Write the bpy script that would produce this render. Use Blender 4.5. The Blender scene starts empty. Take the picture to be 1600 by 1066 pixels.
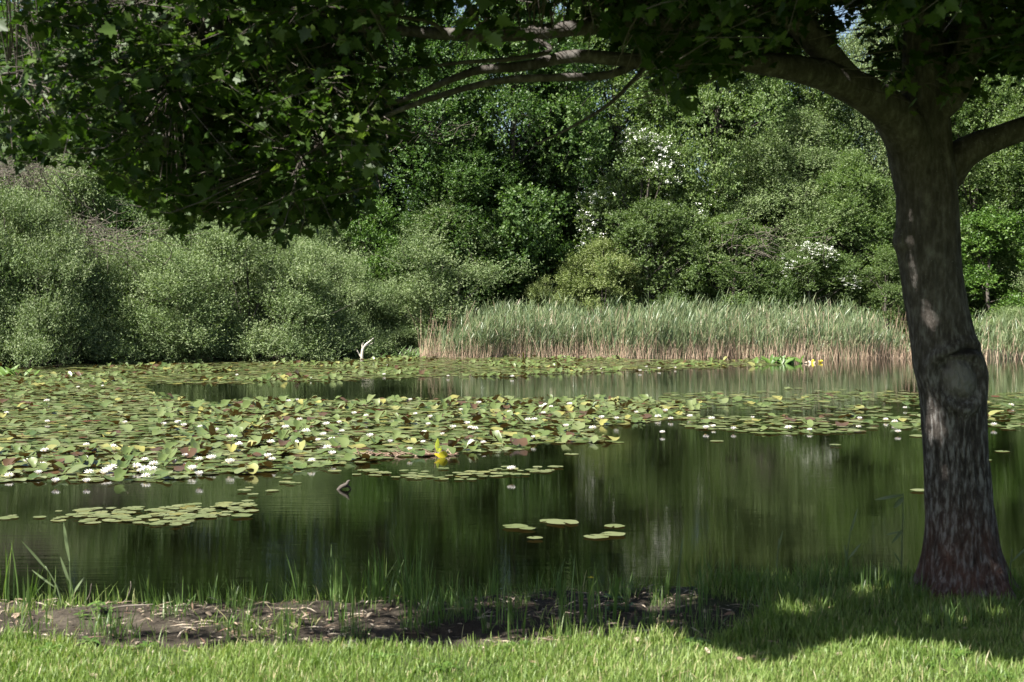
import bpy, math
import numpy as np
from mathutils import Vector, noise as mnoise

R = np.random.default_rng(7)
PI = math.pi
scene = bpy.context.scene
COL = scene.collection

# ------------------------------------------------------------------ camera
F = 2222.0                      # focal length in photo pixels (1600 wide)
CAMZ = 2.0                      # metres above the water (z = 0)
PITCH = math.atan((533 - 475) / F)
cd = bpy.data.cameras.new("camera")
cam = bpy.data.objects.new("camera", cd)
COL.objects.link(cam)
cam.location = (0, 0, CAMZ)
cam.rotation_euler = (PI / 2 - PITCH, 0, 0)
cd.sensor_width = 36
cd.lens = F / 1600 * 36
cd.clip_end = 2000
cd.dof.use_dof = True
cd.dof.focus_distance = 30
cd.dof.aperture_fstop = 6.3
scene.camera = cam

# ------------------------------------------------------------------ light
SUN = Vector((-0.47, -0.38, 0.79)).normalized()     # towards the sun
EL = math.asin(SUN.z)
AZ = math.atan2(SUN.x, SUN.y)
w = bpy.data.worlds.new("World")
scene.world = w
w.use_nodes = True
nt = w.node_tree
bg = nt.nodes["Background"]
sky = nt.nodes.new("ShaderNodeTexSky")
sky.sky_type = 'NISHITA'
sky.sun_disc = False
sky.sun_elevation = EL
sky.sun_rotation = AZ
sky.dust_density = 2.0
nt.links.new(sky.outputs[0], bg.inputs[0])
bg.inputs[1].default_value = 0.05
sd = bpy.data.lights.new("sun", 'SUN')
sd.energy = 5.0
sd.angle = math.radians(0.53)
sd.color = (1.0, 0.965, 0.89)
so = bpy.data.objects.new("sun", sd)
COL.objects.link(so)
so.rotation_euler = SUN.to_track_quat('Z', 'Y').to_euler()
vs = scene.view_settings
vs.view_transform = 'Standard'
vs.look = 'None'
vs.exposure = 1.7
vs.gamma = 1.0
scene.cycles.max_bounces = 6
scene.cycles.transparent_max_bounces = 4
scene.cycles.sample_clamp_indirect = 4.0

# ------------------------------------------------------------------ helpers
CP, SP = math.cos(PITCH), math.sin(PITCH)

def pt(u, v, Y):
    """the point at distance Y along the ground seen at photo pixel (u, v)"""
    a, b = (u - 800) / F, (533 - v) / F
    fy = CP + b * SP
    fz = -SP + b * CP
    t = Y / fy
    return np.array((a * t, Y, CAMZ + fz * t))

def onz(u, v, z=0.0):
    a, b = (u - 800) / F, (533 - v) / F
    fy = CP + b * SP
    fz = -SP + b * CP
    t = (z - CAMZ) / fz
    return np.array((a * t, fy * t, z))

def proj(P):
    P = np.atleast_2d(P)
    x, y, z = P[:, 0], P[:, 1], P[:, 2] - CAMZ
    d = y * CP - z * SP
    h = y * SP + z * CP
    return 800 + F * x / d, 533 - F * h / d

def nrm(a):
    return a / np.maximum(np.linalg.norm(a, axis=-1, keepdims=True), 1e-9)

def vnoise(x, y, z=0.0, s=1.0):
    """cheap smooth pseudo noise, about -1..1, vectorised"""
    x, y, z = x * s, y * s, z * s
    return (np.sin(1.7 * x + 1.3 * np.sin(1.1 * y + .7 * z) + .5) + np.sin(2.3 * y + 1.7 * np.sin(.9 * x - 1.3 * z) + 1.9)
            + np.sin(1.9 * z + 1.1 * np.sin(1.3 * y + 1.7 * x) + 4.1) * .7 + .6 * np.sin(3.9 * x - 3.1 * y + 2.3 * z)) / 3.0

def make_mesh(name, V, faces, mats, tint=None, midx=None, smooth=False, uvs=None):
    """faces: list of (M,k) int arrays.  tint: per face float (concatenated order)"""
    me = bpy.data.meshes.new(name)
    V = np.asarray(V, np.float32)
    faces = [np.asarray(f, np.int32) for f in faces if len(f)]
    me.vertices.add(len(V))
    me.vertices.foreach_set("co", V.ravel())
    tot = np.concatenate([np.full(len(f), f.shape[1], np.int32) for f in faces])
    li = np.concatenate([f.ravel() for f in faces])
    st = np.concatenate(([0], np.cumsum(tot)[:-1])).astype(np.int32)
    me.loops.add(len(li))
    me.loops.foreach_set("vertex_index", li)
    me.polygons.add(len(tot))
    me.polygons.foreach_set("loop_start", st)
    me.polygons.foreach_set("loop_total", tot)
    if midx is not None:
        me.polygons.foreach_set("material_index", np.asarray(midx, np.int32))
    me.polygons.foreach_set("use_smooth", np.full(len(tot), smooth, bool))
    for m in (mats if isinstance(mats, (list, tuple)) else [mats]):
        me.materials.append(m)
    me.update(calc_edges=True)
    if tint is not None:
        at = me.attributes.new("tint", 'FLOAT', 'FACE')
        at.data.foreach_set("value", np.asarray(tint, np.float32))
    return me

def obj(name, me, parent=None, label=None, cat=None, group=None, kind=None, loc=None):
    o = bpy.data.objects.new(name, me)
    COL.objects.link(o)
    if parent is not None:
        o.parent = parent
    if label: o["label"] = label
    if cat: o["category"] = cat
    if group: o["group"] = group
    if kind: o["kind"] = kind
    if loc is not None: o.location = loc
    return o

def thing(name, label, cat, loc=(0, 0, 0), rotz=0.0, group=None):
    o = obj(name, None, None, label, cat, group)
    o.location = loc
    o.rotation_euler = (0, 0, rotz)
    o.empty_display_size = 0.2
    return o

def copy_thing(src, loc, rotz=0.0, scale=(1, 1, 1), label=None, group=None):
    r = src.copy()
    COL.objects.link(r)
    r.location = loc
    r.rotation_euler = (0, 0, rotz)
    r.scale = scale
    if label: r["label"] = label
    if group: r["group"] = group
    for ch in list(src.children):
        c = ch.copy()
        COL.objects.link(c)
        c.parent = r
        for g in ch.children:
            d = g.copy()
            COL.objects.link(d)
            d.parent = c
    return r

class Acc:
    """collects geometry of one mesh"""
    def __init__(s):
        s.V, s.Fc, s.T, s.M, s.n = [], {}, {}, {}, 0
    def add(s, V, Fa, tint=0.5, mi=0):
        V = np.asarray(V, float)
        Fa = np.asarray(Fa, int)
        k = Fa.shape[1]
        s.V.append(V)
        s.Fc.setdefault(k, []).append(Fa + s.n)
        s.T.setdefault(k, []).append(np.broadcast_to(np.asarray(tint, float), (len(Fa),)))
        s.M.setdefault(k, []).append(np.full(len(Fa), mi, int))
        s.n += len(V)
    def mesh(s, name, mats, smooth=False):
        ks = sorted(s.Fc)
        return make_mesh(name, np.concatenate(s.V), [np.concatenate(s.Fc[k]) for k in ks], mats,
                         np.concatenate([np.concatenate(s.T[k]) for k in ks]),
                         np.concatenate([np.concatenate(s.M[k]) for k in ks]), smooth)

def catmull(P, n):
    P = np.asarray(P, float)
    Q = np.vstack([2 * P[0] - P[1], P, 2 * P[-1] - P[-2]])
    out = []
    for i in range(1, len(Q) - 2):
        t = np.linspace(0, 1, n, endpoint=False)[:, None]
        a, b, c, d = Q[i - 1], Q[i], Q[i + 1], Q[i + 2]
        out.append(.5 * (2 * b + (c - a) * t + (2 * a - 5 * b + 4 * c - d) * t ** 2 + (3 * b - a - 3 * c + d) * t ** 3))
    out.append(Q[-2][None])
    return np.vstack(out)

def tube(acc, P, r, seg=8, n=6, tint=0.5, mi=0, rough=0.0):
    """smooth tapered tube through points P with radii r"""
    P4 = np.hstack([np.asarray(P, float), np.asarray(r, float)[:, None]])
    C = catmull(P4, n) if n > 1 else P4
    c, rad = C[:, :3], np.maximum(C[:, 3], 0.0006)
    T = nrm(np.gradient(c, axis=0))
    a = np.array((0, 0, 1.0)) if abs(T[0, 2]) < .9 else np.array((1.0, 0, 0))
    Ns = []
    nv = nrm(np.cross(T[0], a))
    for t in T:
        nv = nrm(nv - t * np.dot(nv, t))
        Ns.append(nv)
    Nn = np.array(Ns)
    B = np.cross(T, Nn)
    th = np.linspace(0, 2 * PI, seg, endpoint=False)
    rr = rad[:, None] * np.ones(seg)
    if rough:
        k = np.arange(len(c))[:, None]
        rr = rr * (1 + rough * (np.sin(th * 2 + k * .35) * .5 + np.sin(th * 3 + 1.3 - k * .23) * .4 + np.sin(k * .9 + th) * .4))
    V = c[:, None] + rr[..., None] * (np.cos(th)[None, :, None] * Nn[:, None] + np.sin(th)[None, :, None] * B[:, None])
    m = len(c)
    i, j = np.meshgrid(np.arange(m - 1), np.arange(seg), indexing='ij')
    j2 = (j + 1) % seg
    Fq = np.stack([i * seg + j, i * seg + j2, (i + 1) * seg + j2, (i + 1) * seg + j], -1).reshape(-1, 4)
    V = np.vstack([V.reshape(-1, 3), c[0], c[-1]])
    acc.add(V, Fq, tint, mi)
    off = acc.n - len(V)
    jj = np.arange(seg)
    e = np.vstack([np.stack([np.full(seg, m * seg), (jj + 1) % seg, jj], -1),
                   np.stack([np.full(seg, m * seg + 1), (m - 1) * seg + jj, (m - 1) * seg + (jj + 1) % seg], -1)])
    acc.Fc.setdefault(3, []).append(e + off)
    acc.T.setdefault(3, []).append(np.full(len(e), tint))
    acc.M.setdefault(3, []).append(np.full(len(e), mi, int))

# ------------------------------------------------------------------ materials
def new_mat(name):
    m = bpy.data.materials.new(name)
    m.use_nodes = True
    t = m.node_tree
    t.nodes.clear()
    out = t.nodes.new("ShaderNodeOutputMaterial")
    return m, t, out

def N(t, typ, **kw):
    n = t.nodes.new(typ)
    for k, v in kw.items():
        setattr(n, k, v)
    return n

def ramp(t, fac, stops):
    r = t.nodes.new("ShaderNodeValToRGB")
    e = r.color_ramp.elements
    while len(e) < len(stops):
        e.new(0.5)
    for el, (p, c) in zip(e, stops):
        el.position = p
        el.color = (*c, 1)
    if fac is not None:
        t.links.new(fac, r.inputs[0])
    return r

def noise_tex(t, scale, detail=4, vec=None, rough=.55):
    n = t.nodes.new("ShaderNodeTexNoise")
    n.inputs["Scale"].default_value = scale
    n.inputs["Detail"].default_value = detail
    n.inputs["Roughness"].default_value = rough
    if vec is not None:
        t.links.new(vec, n.inputs["Vector"])
    return n

def leaf_mat(name, stops, trans=(1.25, 1.5, .5), tw=.35, rough=.45, spec=.4, obj_var=.0, back=None):
    """leaf: diffuse + gloss on top, some light coming through; colour from a per-face tint"""
    m, t, out = new_mat(name)
    at = N(t, "ShaderNodeAttribute", attribute_name="tint")
    fac = at.outputs["Fac"]
    r = ramp(t, fac, stops)
    colr = r.outputs[0]
    if obj_var:
        oi = N(t, "ShaderNodeObjectInfo")
        hs = N(t, "ShaderNodeHueSaturation")
        mr = N(t, "ShaderNodeMapRange")
        mr.inputs[3].default_value = 1 - obj_var
        mr.inputs[4].default_value = 1 + obj_var
        t.links.new(oi.outputs["Random"], mr.inputs[0])
        t.links.new(mr.outputs[0], hs.inputs["Value"])
        t.links.new(colr, hs.inputs["Color"])
        colr = hs.outputs[0]
    if back is not None:
        ge = N(t, "ShaderNodeNewGeometry")
        mx = N(t, "ShaderNodeMix", data_type='RGBA')
        t.links.new(ge.outputs["Backfacing"], mx.inputs[0])
        t.links.new(colr, mx.inputs[6])
        mx.inputs[7].default_value = (*back, 1)
        colr = mx.outputs[2]
    p = N(t, "ShaderNodeBsdfPrincipled")
    p.inputs["Roughness"].default_value = rough
    p.inputs["Specular IOR Level"].default_value = spec
    t.links.new(colr, p.inputs["Base Color"])
    tr = N(t, "ShaderNodeBsdfTranslucent")
    mul = N(t, "ShaderNodeMix", data_type='RGBA', blend_type='MULTIPLY')
    mul.inputs[0].default_value = 1
    t.links.new(colr, mul.inputs[6])
    mul.inputs[7].default_value = (*trans, 1)
    t.links.new(mul.outputs[2], tr.inputs[0])
    mix = N(t, "ShaderNodeMixShader")
    mix.inputs[0].default_value = tw
    t.links.new(p.outputs[0], mix.inputs[1])
    t.links.new(tr.outputs[0], mix.inputs[2])
    t.links.new(mix.outputs[0], out.inputs[0])
    return m

def simple_mat(name, stops, scale=8, rough=.8, spec=.3, bump=.0, stretch=(1, 1, 1), use_tint=False):
    m, t, out = new_mat(name)
    tc = N(t, "ShaderNodeTexCoord")
    mp = N(t, "ShaderNodeMapping")
    mp.inputs["Scale"].default_value = stretch
    t.links.new(tc.outputs["Object"], mp.inputs[0])
    n = noise_tex(t, scale, 5, mp.outputs[0])
    fac = n.outputs["Fac"]
    if use_tint:
        at = N(t, "ShaderNodeAttribute", attribute_name="tint")
        fac = at.outputs["Fac"]
    r = ramp(t, fac, stops)
    p = N(t, "ShaderNodeBsdfPrincipled")
    p.inputs["Roughness"].default_value = rough
    p.inputs["Specular IOR Level"].default_value = spec
    t.links.new(r.outputs[0], p.inputs["Base Color"])
    if bump:
        b = N(t, "ShaderNodeBump")
        b.inputs["Strength"].default_value = bump
        b.inputs["Distance"].default_value = .02
        t.links.new(n.outputs["Fac"], b.inputs["Height"])
        t.links.new(b.outputs[0], p.inputs["Normal"])
    t.links.new(p.outputs[0], out.inputs[0])
    return m

M = {}
M['maple'] = leaf_mat("maple_leaf", [(0, (.014, .034, .004)), (.6, (.044, .082, .013)), (1, (.125, .175, .045))], (1.35, 1.6, .6), .33, .48, .25)
M['sallow'] = leaf_mat("sallow_leaf", [(0, (.074, .118, .040)), (.5, (.162, .215, .092)), (1, (.275, .320, .170))], (1.15, 1.35, .6), .26, .55, .25, .14)
M['bright'] = leaf_mat("bright_leaf", [(0, (.040, .085, .015)), (.5, (.075, .145, .025)), (1, (.13, .20, .04))], (1.2, 1.4, .5), .28, .45, .4, .08)
M['ygreen'] = leaf_mat('willow_leaf', [(0, (.10, .13, .035)), (.5, (.17, .21, .07)), (1, (.25, .28, .12))], (1.1, 1.3, .6), .28, .5, .35, .05)
M['dark'] = leaf_mat("alder_leaf", [(0, (.022, .050, .012)), (.5, (.056, .105, .026)), (1, (.11, .165, .045))], (1.2, 1.5, .5), .30, .48, .35, .10)
M['mid'] = leaf_mat("ash_leaf", [(0, (.052, .092, .024)), (.5, (.105, .158, .050)), (1, (.175, .225, .088))], (1.2, 1.4, .5), .34, .48, .35, .10)
M['haw'] = leaf_mat("hawthorn_leaf", [(0, (.055, .094, .025)), (.5, (.105, .155, .052)), (1, (.17, .22, .088))], (1.2, 1.4, .5), .34, .48, .35, .06)
M['blossom'] = simple_mat("hawthorn_blossom", [(0, (.70, .70, .64)), (1, (.82, .82, .76))], 20, .7)
M['wood'] = simple_mat("stem_bark", [(.3, (.045, .036, .028)), (.7, (.13, .115, .10))], 9, .9, .2, .4)
M['twig'] = simple_mat("dead_twig", [(.3, (.085, .072, .055)), (.7, (.19, .165, .135))], 12, .85, .2)
M['grass'] = leaf_mat("lawn_grass", [(0, (.080, .140, .026)), (.5, (.160, .235, .055)), (.85, (.25, .31, .105)), (1, (.38, .34, .19))], (1.2, 1.35, .5), .35, .45, .35)
M['tuft'] = leaf_mat("bank_grass", [(0, (.055, .11, .025)), (.6, (.11, .18, .05)), (1, (.20, .24, .09))], (1.2, 1.4, .5), .35, .4, .4)
M['straw'] = simple_mat("dry_straw", [(0, (.13, .075, .05)), (.5, (.28, .22, .16)), (1, (.45, .39, .31))], 6, .85, .2, use_tint=True)
M['reed_leaf'] = leaf_mat("reed_leaf", [(0, (.085, .135, .070)), (.5, (.150, .196, .092)), (.8, (.235, .262, .135)), (1, (.36, .30, .21))], (1.1, 1.25, .7), .25, .42, .45)
M['reed_stalk'] = simple_mat("reed_stalk", [(0, (.20, .13, .09)), (.5, (.40, .29, .20)), (1, (.55, .43, .32))], 6, .8, .2, use_tint=True)
M['pad'] = leaf_mat("lily_pad", [(0, (.040, .066, .014)), (.35, (.088, .118, .034)), (.7, (.165, .182, .085)), (.86, (.21, .20, .055)), (.93, (.070, .040, .020)), (1, (.12, .040, .026))],
                    (1.1, 1.2, .5), .12, .30, .55, 0, back=(.105, .062, .028))  # paler, greyer upper stops put the sheen of flat pads into the colour
M['petal'] = leaf_mat("lily_petal", [(0, (.80, .79, .74)), (1, (.84, .80, .78))], (1, 1, 1), .3, .5, .3)
M['stamen'] = simple_mat("lily_stamen", [(0, (.75, .48, .03)), (1, (.85, .60, .06))], 30, .7)
M['yellow'] = leaf_mat("yellowed_leaf", [(0, (.55, .42, .02)), (.5, (.42, .45, .04)), (1, (.22, .30, .05))], (1.1, 1.1, .5), .25, .4, .4)
M['butter'] = simple_mat("yellow_flower", [(0, (.80, .58, .01)), (1, (.85, .66, .02))], 20, .5)

# ================================================================== SETTING
def edge_y(x):      # where the near bank starts to fall to the water
    return 8.42 + .10 * x + .10 * np.sin(1.3 * x + .4) + .05 * np.sin(3.7 * x)

SH_X = np.array([-200, -40, -24, -16, -10, -5, 0, 12, 20, 40, 200.])
SH_Y = np.array([40, 40, 42.5, 47.5, 50.5, 53, 54, 53, 52, 50, 50.])
def shore_y(x):
    return np.interp(x, SH_X, SH_Y) + .35 * np.sin(.9 * x) + .2 * np.sin(2.3 * x + 1)

def sstep(a, b, x):
    t = np.clip((x - a) / (b - a), 0, 1)
    return t * t * (3 - 2 * t)

def soil_mask(x, y):
    """1 on the bare strip along the water, 0 on the lawn"""
    nz = .13 * vnoise(x, y, 0, 2.2) + .09 * vnoise(x, y, 3, 6) + .05 * vnoise(x, y, 7, 13)
    front = 7.0 + .02 * np.maximum(x, 0) + nz
    a = sstep(front - .06, front + .08, y)
    right = sstep(1.7, .75, x + .6 * vnoise(x, y, 1.0, 1.6) + .35 * (8.0 - y))
    return a * right

def ground_z(x, y):
    e = edge_y(x)
    h = .31 + .015 * vnoise(x, y, 0, 1.1) + .006 * vnoise(x, y, 5, 5)
    s = soil_mask(x, y)
    h = h - s * (.055 + .018 * vnoise(x, y, 2, 7) - .02 * vnoise(x, y, 8, 2.3))
    near = h + (-.55 - h) * sstep(e, e + 1.0, y)
    sh = shore_y(x)
    far = -.55 + .80 * sstep(sh - .9, sh + 1.2, y) + .03 * np.clip(y - sh, 0, 60)
    return np.where(y < 25, near, far)

xs = np.concatenate([-np.geomspace(9, 600, 26)[::-1], np.arange(-8.7, 8.7, .05), np.geomspace(9, 600, 26)])
xs = np.unique(np.concatenate([xs, np.arange(-36, 36, 1.5)[np.abs(np.arange(-36, 36, 1.5)) > 9]]))
ys = np.concatenate([[-300, -120, -50, -20, -8, -2, 1, 2, 3, 4], np.arange(4.5, 10.6, .05), [11, 13, 18, 25.5, 32, 36], np.arange(37, 60, .6), np.geomspace(60.5, 900, 24)])
X, Y = np.meshgrid(xs, ys, indexing='ij')
Z = ground_z(X, Y)
nx, ny = len(xs), len(ys)
i, j = np.meshgrid(np.arange(nx - 1), np.arange(ny - 1), indexing='ij')
Fq = np.stack([i * ny + j, (i + 1) * ny + j, (i + 1) * ny + j + 1, i * ny + j + 1], -1).reshape(-1, 4)
gm, t, out = new_mat("ground")
at = N(t, "ShaderNodeAttribute", attribute_name="soil")
tc = N(t, "ShaderNodeTexCoord")
n1 = noise_tex(t, 5, 8, tc.outputs["Object"], .65)
n2 = noise_tex(t, 45, 5, tc.outputs["Object"], .7)
mixn = N(t, "ShaderNodeMath", operation='MULTIPLY_ADD')
t.links.new(n1.outputs[0], mixn.inputs[0]); mixn.inputs[1].default_value = .6
mm = N(t, "ShaderNodeMath", operation='MULTIPLY'); t.links.new(n2.outputs[0], mm.inputs[0]); mm.inputs[1].default_value = .4
t.links.new(mm.outputs[0], mixn.inputs[2])
r1 = ramp(t, mixn.outputs[0], [(.35, (.016, .012, .009)), (.5, (.038, .031, .023)), (.63, (.082, .069, .052))])
r2 = ramp(t, mixn.outputs[0], [(.35, (.035, .055, .016)), (.65, (.075, .095, .035))])
mx = N(t, "ShaderNodeMix", data_type='RGBA')
t.links.new(at.outputs["Fac"], mx.inputs[0]); t.links.new(r2.outputs[0], mx.inputs[6]); t.links.new(r1.outputs[0], mx.inputs[7])
p = N(t, "ShaderNodeBsdfPrincipled"); p.inputs["Roughness"].default_value = .95; p.inputs["Specular IOR Level"].default_value = .15
t.links.new(mx.outputs[2], p.inputs["Base Color"])
b = N(t, "ShaderNodeBump"); b.inputs["Strength"].default_value = .8; b.inputs["Distance"].default_value = .04
t.links.new(mixn.outputs[0], b.inputs["Height"]); t.links.new(b.outputs[0], p.inputs["Normal"])
t.links.new(p.outputs[0], out.inputs[0])
me = make_mesh("ground", np.stack([X, Y, Z], -1).reshape(-1, 3), [Fq], gm, smooth=True)
sm = soil_mask(X, Y).ravel()
sm[(Y.ravel() > 25)] = .95
a = me.attributes.new("soil", 'FLOAT', 'POINT')
a.data.foreach_set("value", sm.astype(np.float32))
obj("ground", me, kind="structure")

# ---- water: dark, murky, faintly rippled
wm, t, out = new_mat("pond_water")
tc = N(t, "ShaderNodeTexCoord")
mp = N(t, "ShaderNodeMapping"); mp.inputs["Scale"].default_value = (.28, 2.2, 1)
t.links.new(tc.outputs["Object"], mp.inputs[0])
n1 = noise_tex(t, 5.5, 3, mp.outputs[0], .5)
n2 = noise_tex(t, .35, 2, tc.outputs["Object"])
mr = N(t, "ShaderNodeMapRange"); mr.inputs[1].default_value = .35; mr.inputs[2].default_value = .65; mr.inputs[3].default_value = .25; mr.inputs[4].default_value = 1
t.links.new(n2.outputs[0], mr.inputs[0])
mul = N(t, "ShaderNodeMath", operation='MULTIPLY'); t.links.new(n1.outputs[0], mul.inputs[0]); t.links.new(mr.outputs[0], mul.inputs[1])
b = N(t, "ShaderNodeBump"); b.inputs["Strength"].default_value = .30; b.inputs["Distance"].default_value = .0055
t.links.new(mul.outputs[0], b.inputs["Height"])
n3 = noise_tex(t, .5, 3, tc.outputs["Object"])
r = ramp(t, n3.outputs[0], [(.35, (.0010, .0013, .0005)), (.65, (.0022, .0026, .0009))])
p = N(t, "ShaderNodeBsdfPrincipled")
p.inputs["Roughness"].default_value = .03
p.inputs["IOR"].default_value = 1.33
t.links.new(r.outputs[0], p.inputs["Base Color"]); t.links.new(b.outputs[0], p.inputs["Normal"])
t.links.new(p.outputs[0], out.inputs[0])
wx = np.array([-160, 160.]); wy = np.array([8.0, 60.])
me = make_mesh("pond_water", [(wx[0], wy[0], 0), (wx[1], wy[0], 0), (wx[1], wy[1], 0), (wx[0], wy[1], 0)], [[(0, 1, 2, 3)]], wm)
obj("water", me, kind="structure")

# ================================================================== BACKGROUND SHRUBS AND TREES
def leaf_quads(acc, P, D, Nn, L, W, tint, mi=0):
    """diamond leaves, slightly arched"""
    S = nrm(np.cross(D, Nn))
    U = nrm(np.cross(S, D))
    L = L[:, None]; W = W[:, None]
    mid = P + D * L * .48 + U * L * .05
    V = np.stack([P, mid + S * W * .5, P + D * L, mid - S * W * .5], 1).reshape(-1, 3)
    k = np.arange(len(P))[:, None] * 4
    acc.add(V, k + np.arange(4), tint, mi)

def rand_dirs(rg, n):
    return nrm(rg.normal(size=(n, 3)))

def build_crown(rg, w, h, base, ncl, ntw, nlf, L, W, rcl=(.5, 1.0), shape='dome', upw=.35, twl=(.25, .5), open_=.0):
    """returns leaf arrays of a crown made of many leafy clumps"""
    # clump centres on and inside an uneven dome / egg
    out = []
    k = 0
    cs, rs = [], []
    ph = rg.uniform(0, 6.28, 6)
    while len(cs) < ncl:
        a = rg.uniform(0, 2 * PI)
        zz = rg.uniform(0, 1) ** (1.15 if shape == 'dome' else .9)
        if shape == 'dome' and len(cs) < .3 * ncl:
            zz *= .10
        if shape == 'dome':
            prof = math.sqrt(max(0, 1 - zz ** 2.2))
        else:
            prof = (math.sin(PI * min(1, (zz * .93 + .07)) ** .75)) ** .65
        lob = 1 + .14 * math.sin(2 * a + ph[0] + 2 * zz) + .12 * math.sin(3 * a + ph[1] - 3 * zz) + .10 * math.sin(5 * a + ph[2] + 7 * zz)
        rad = w / 2 * prof * lob * (rg.uniform(.45, 1.0) ** .5)
        r = rcl[0] + (rcl[1] - rcl[0]) * rg.uniform() ** 1.6
        if rg.uniform() < .16:
            rad *= 1.18; zz *= 1.07; r *= .8
        cs.append((math.cos(a) * max(0, rad - r * .5), math.sin(a) * max(0, rad - r * .5), base + (h - base - r) * zz + r * .3))
        rs.append(r)
        if shape == 'dome' and len(cs) <= .3 * ncl:
            cs[-1] = (cs[-1][0] * 1.06, cs[-1][1] * 1.06, .04 + .25 * rg.uniform())
    cs, rs = np.array(cs), np.array(rs)
    pick = rg.choice(ncl, ntw, p=rs ** 2 / np.sum(rs ** 2))
    d = rand_dirs(rg, ntw)
    axis = cs[pick] * np.array((1, 1, 0)) / (w / 2)
    d = nrm(d + .55 * axis + np.array((0, 0, upw + (.45 if shape == 'dome' else .25))))
    rr = rs[pick] * rg.uniform(.40, 1.0, ntw) ** .5 * (1 + .25 * vnoise(d[:, 0] + pick, d[:, 1], d[:, 2], 3))
    st = cs[pick] + d * rr[:, None]
    td = nrm(d + .45 * rand_dirs(rg, ntw) + np.array((0, 0, upw * .8)))
    tl = rg.uniform(*twl, ntw)
    if shape == 'dome':
        tl = np.where(rg.uniform(size=ntw) < .05, tl * 1.9, tl)
    ttint = np.clip(rg.normal(.48, .16, ntw) + .34 * (rg.uniform(0, 1, ncl)[pick] - .5), 0, 1)
    # leaves
    P = np.repeat(st, nlf, 0); TD = np.repeat(td, nlf, 0)
    f = np.tile((np.arange(nlf) + .5) / nlf, ntw) + rg.uniform(-.05, .05, ntw * nlf)
    P = P + TD * (f * np.repeat(tl, nlf))[:, None] + rg.normal(0, .012, (ntw * nlf, 3))
    LD = nrm(TD * .55 + .85 * rand_dirs(rg, ntw * nlf))
    LN = nrm(rand_dirs(rg, ntw * nlf) * .8 + np.array((0, 0, .75)) + .35 * np.repeat(d, nlf, 0))
    n = ntw * nlf
    LL = L * rg.uniform(.65, 1.25, n); WW = W * rg.uniform(.7, 1.25, n)
    tint = np.clip(np.repeat(ttint, nlf) + rg.normal(0, .13, n), 0, 1)
    keep = P[:, 2] > .02
    return P[keep], LD[keep], LN[keep], LL[keep], WW[keep], tint[keep], cs, rs, st, td, tl

def build_stems(rg, cs, base, h, w, r0, nst, kind):
    acc = Acc()
    order = rg.permutation(len(cs))
    if kind == 'tree':
        top = np.array((rg.uniform(-.4, .4), rg.uniform(-.4, .4), h * .86))
        mid = np.array((rg.uniform(-.25, .25), rg.uniform(-.25, .25), h * .4))
        tube(acc, [(0, 0, -.1), (0, 0, h * .1), mid, top], [r0 * 1.5, r0, r0 * .75, .03], 8, 6)
        for c in cs[order[:nst]]:
            f = np.clip((c[2] - 1.0) / h, .12, .8)
            s = np.array((mid[0] * min(1, f * 2), mid[1] * min(1, f * 2), h * f * .8))
            tube(acc, [s, s * .5 + c * .5 + np.array((0, 0, -.15)), c], [r0 * .38 * (1 - f * .6), r0 * .22, .012], 5, 4)
    else:
        for q, c in enumerate(cs[order[:nst]]):
            s = np.array((rg.uniform(-.25, .25) * w * .3, rg.uniform(-.25, .25) * w * .3, -.15))
            m = s * .45 + c * .55 + np.array((0, 0, -.25)) * min(1, c[2])
            tube(acc, [s, m, c, c + np.array((c[0] * .08, c[1] * .08, .35))], [r0 * rg.uniform(.6, 1), r0 * .55, .016, .005], 5, 4)
    return acc

SPEC = {
    # kind: w, h, base, clumps, twigs, leaves per twig, L, W, material, stem kind
    'sallow': dict(w=6.4, h=5.0, base=.1, ncl=110, ntw=14500, nlf=10, L=.095, W=.036, rcl=(.30, .95), shape='dome', upw=.45, twl=(.25, .85), mat='sallow', r0=.07, nst=26, stem='bush'),
    'bright': dict(w=4.4, h=6.2, base=.6, ncl=90, ntw=6500, nlf=9, L=.10, W=.065, rcl=(.35, .8), shape='dome', upw=.3, twl=(.2, .4), mat='bright', r0=.08, nst=14, stem='tree'),
    'willow': dict(w=4.0, h=4.4, base=.2, ncl=60, ntw=7000, nlf=10, L=.100, W=.042, rcl=(.25, .8), shape='dome', upw=.5, twl=(.25, .55), mat='ygreen', r0=.06, nst=20, stem='bush'),
    'dark': dict(w=8.0, h=15.0, base=.7, ncl=125, ntw=17000, nlf=9, L=.125, W=.09, rcl=(.5, 1.5), shape='egg', upw=.15, twl=(.25, .5), mat='dark', r0=.18, nst=40, stem='tree'),
    'mid': dict(w=7.4, h=14.0, base=.6, ncl=125, ntw=17000, nlf=10, L=.115, W=.068, rcl=(.4, 1.4), shape='egg', upw=.25, twl=(.25, .55), mat='mid', r0=.16, nst=40, stem='tree'),
    'grey': dict(w=7.0, h=12.5, base=.6, ncl=115, ntw=17000, nlf=10, L=.105, W=.048, rcl=(.4, 1.35), shape='egg', upw=.4, twl=(.3, .65), mat='sallow', r0=.16, nst=40, stem='tree'),
    'haw': dict(w=6.0, h=8.0, base=.4, ncl=85, ntw=11000, nlf=9, L=.085, W=.066, rcl=(.3, 1.05), shape='dome', upw=.2, twl=(.2, .45), mat='haw', r0=.12, nst=26, stem='tree'),
}
PARTS = {}
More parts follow.
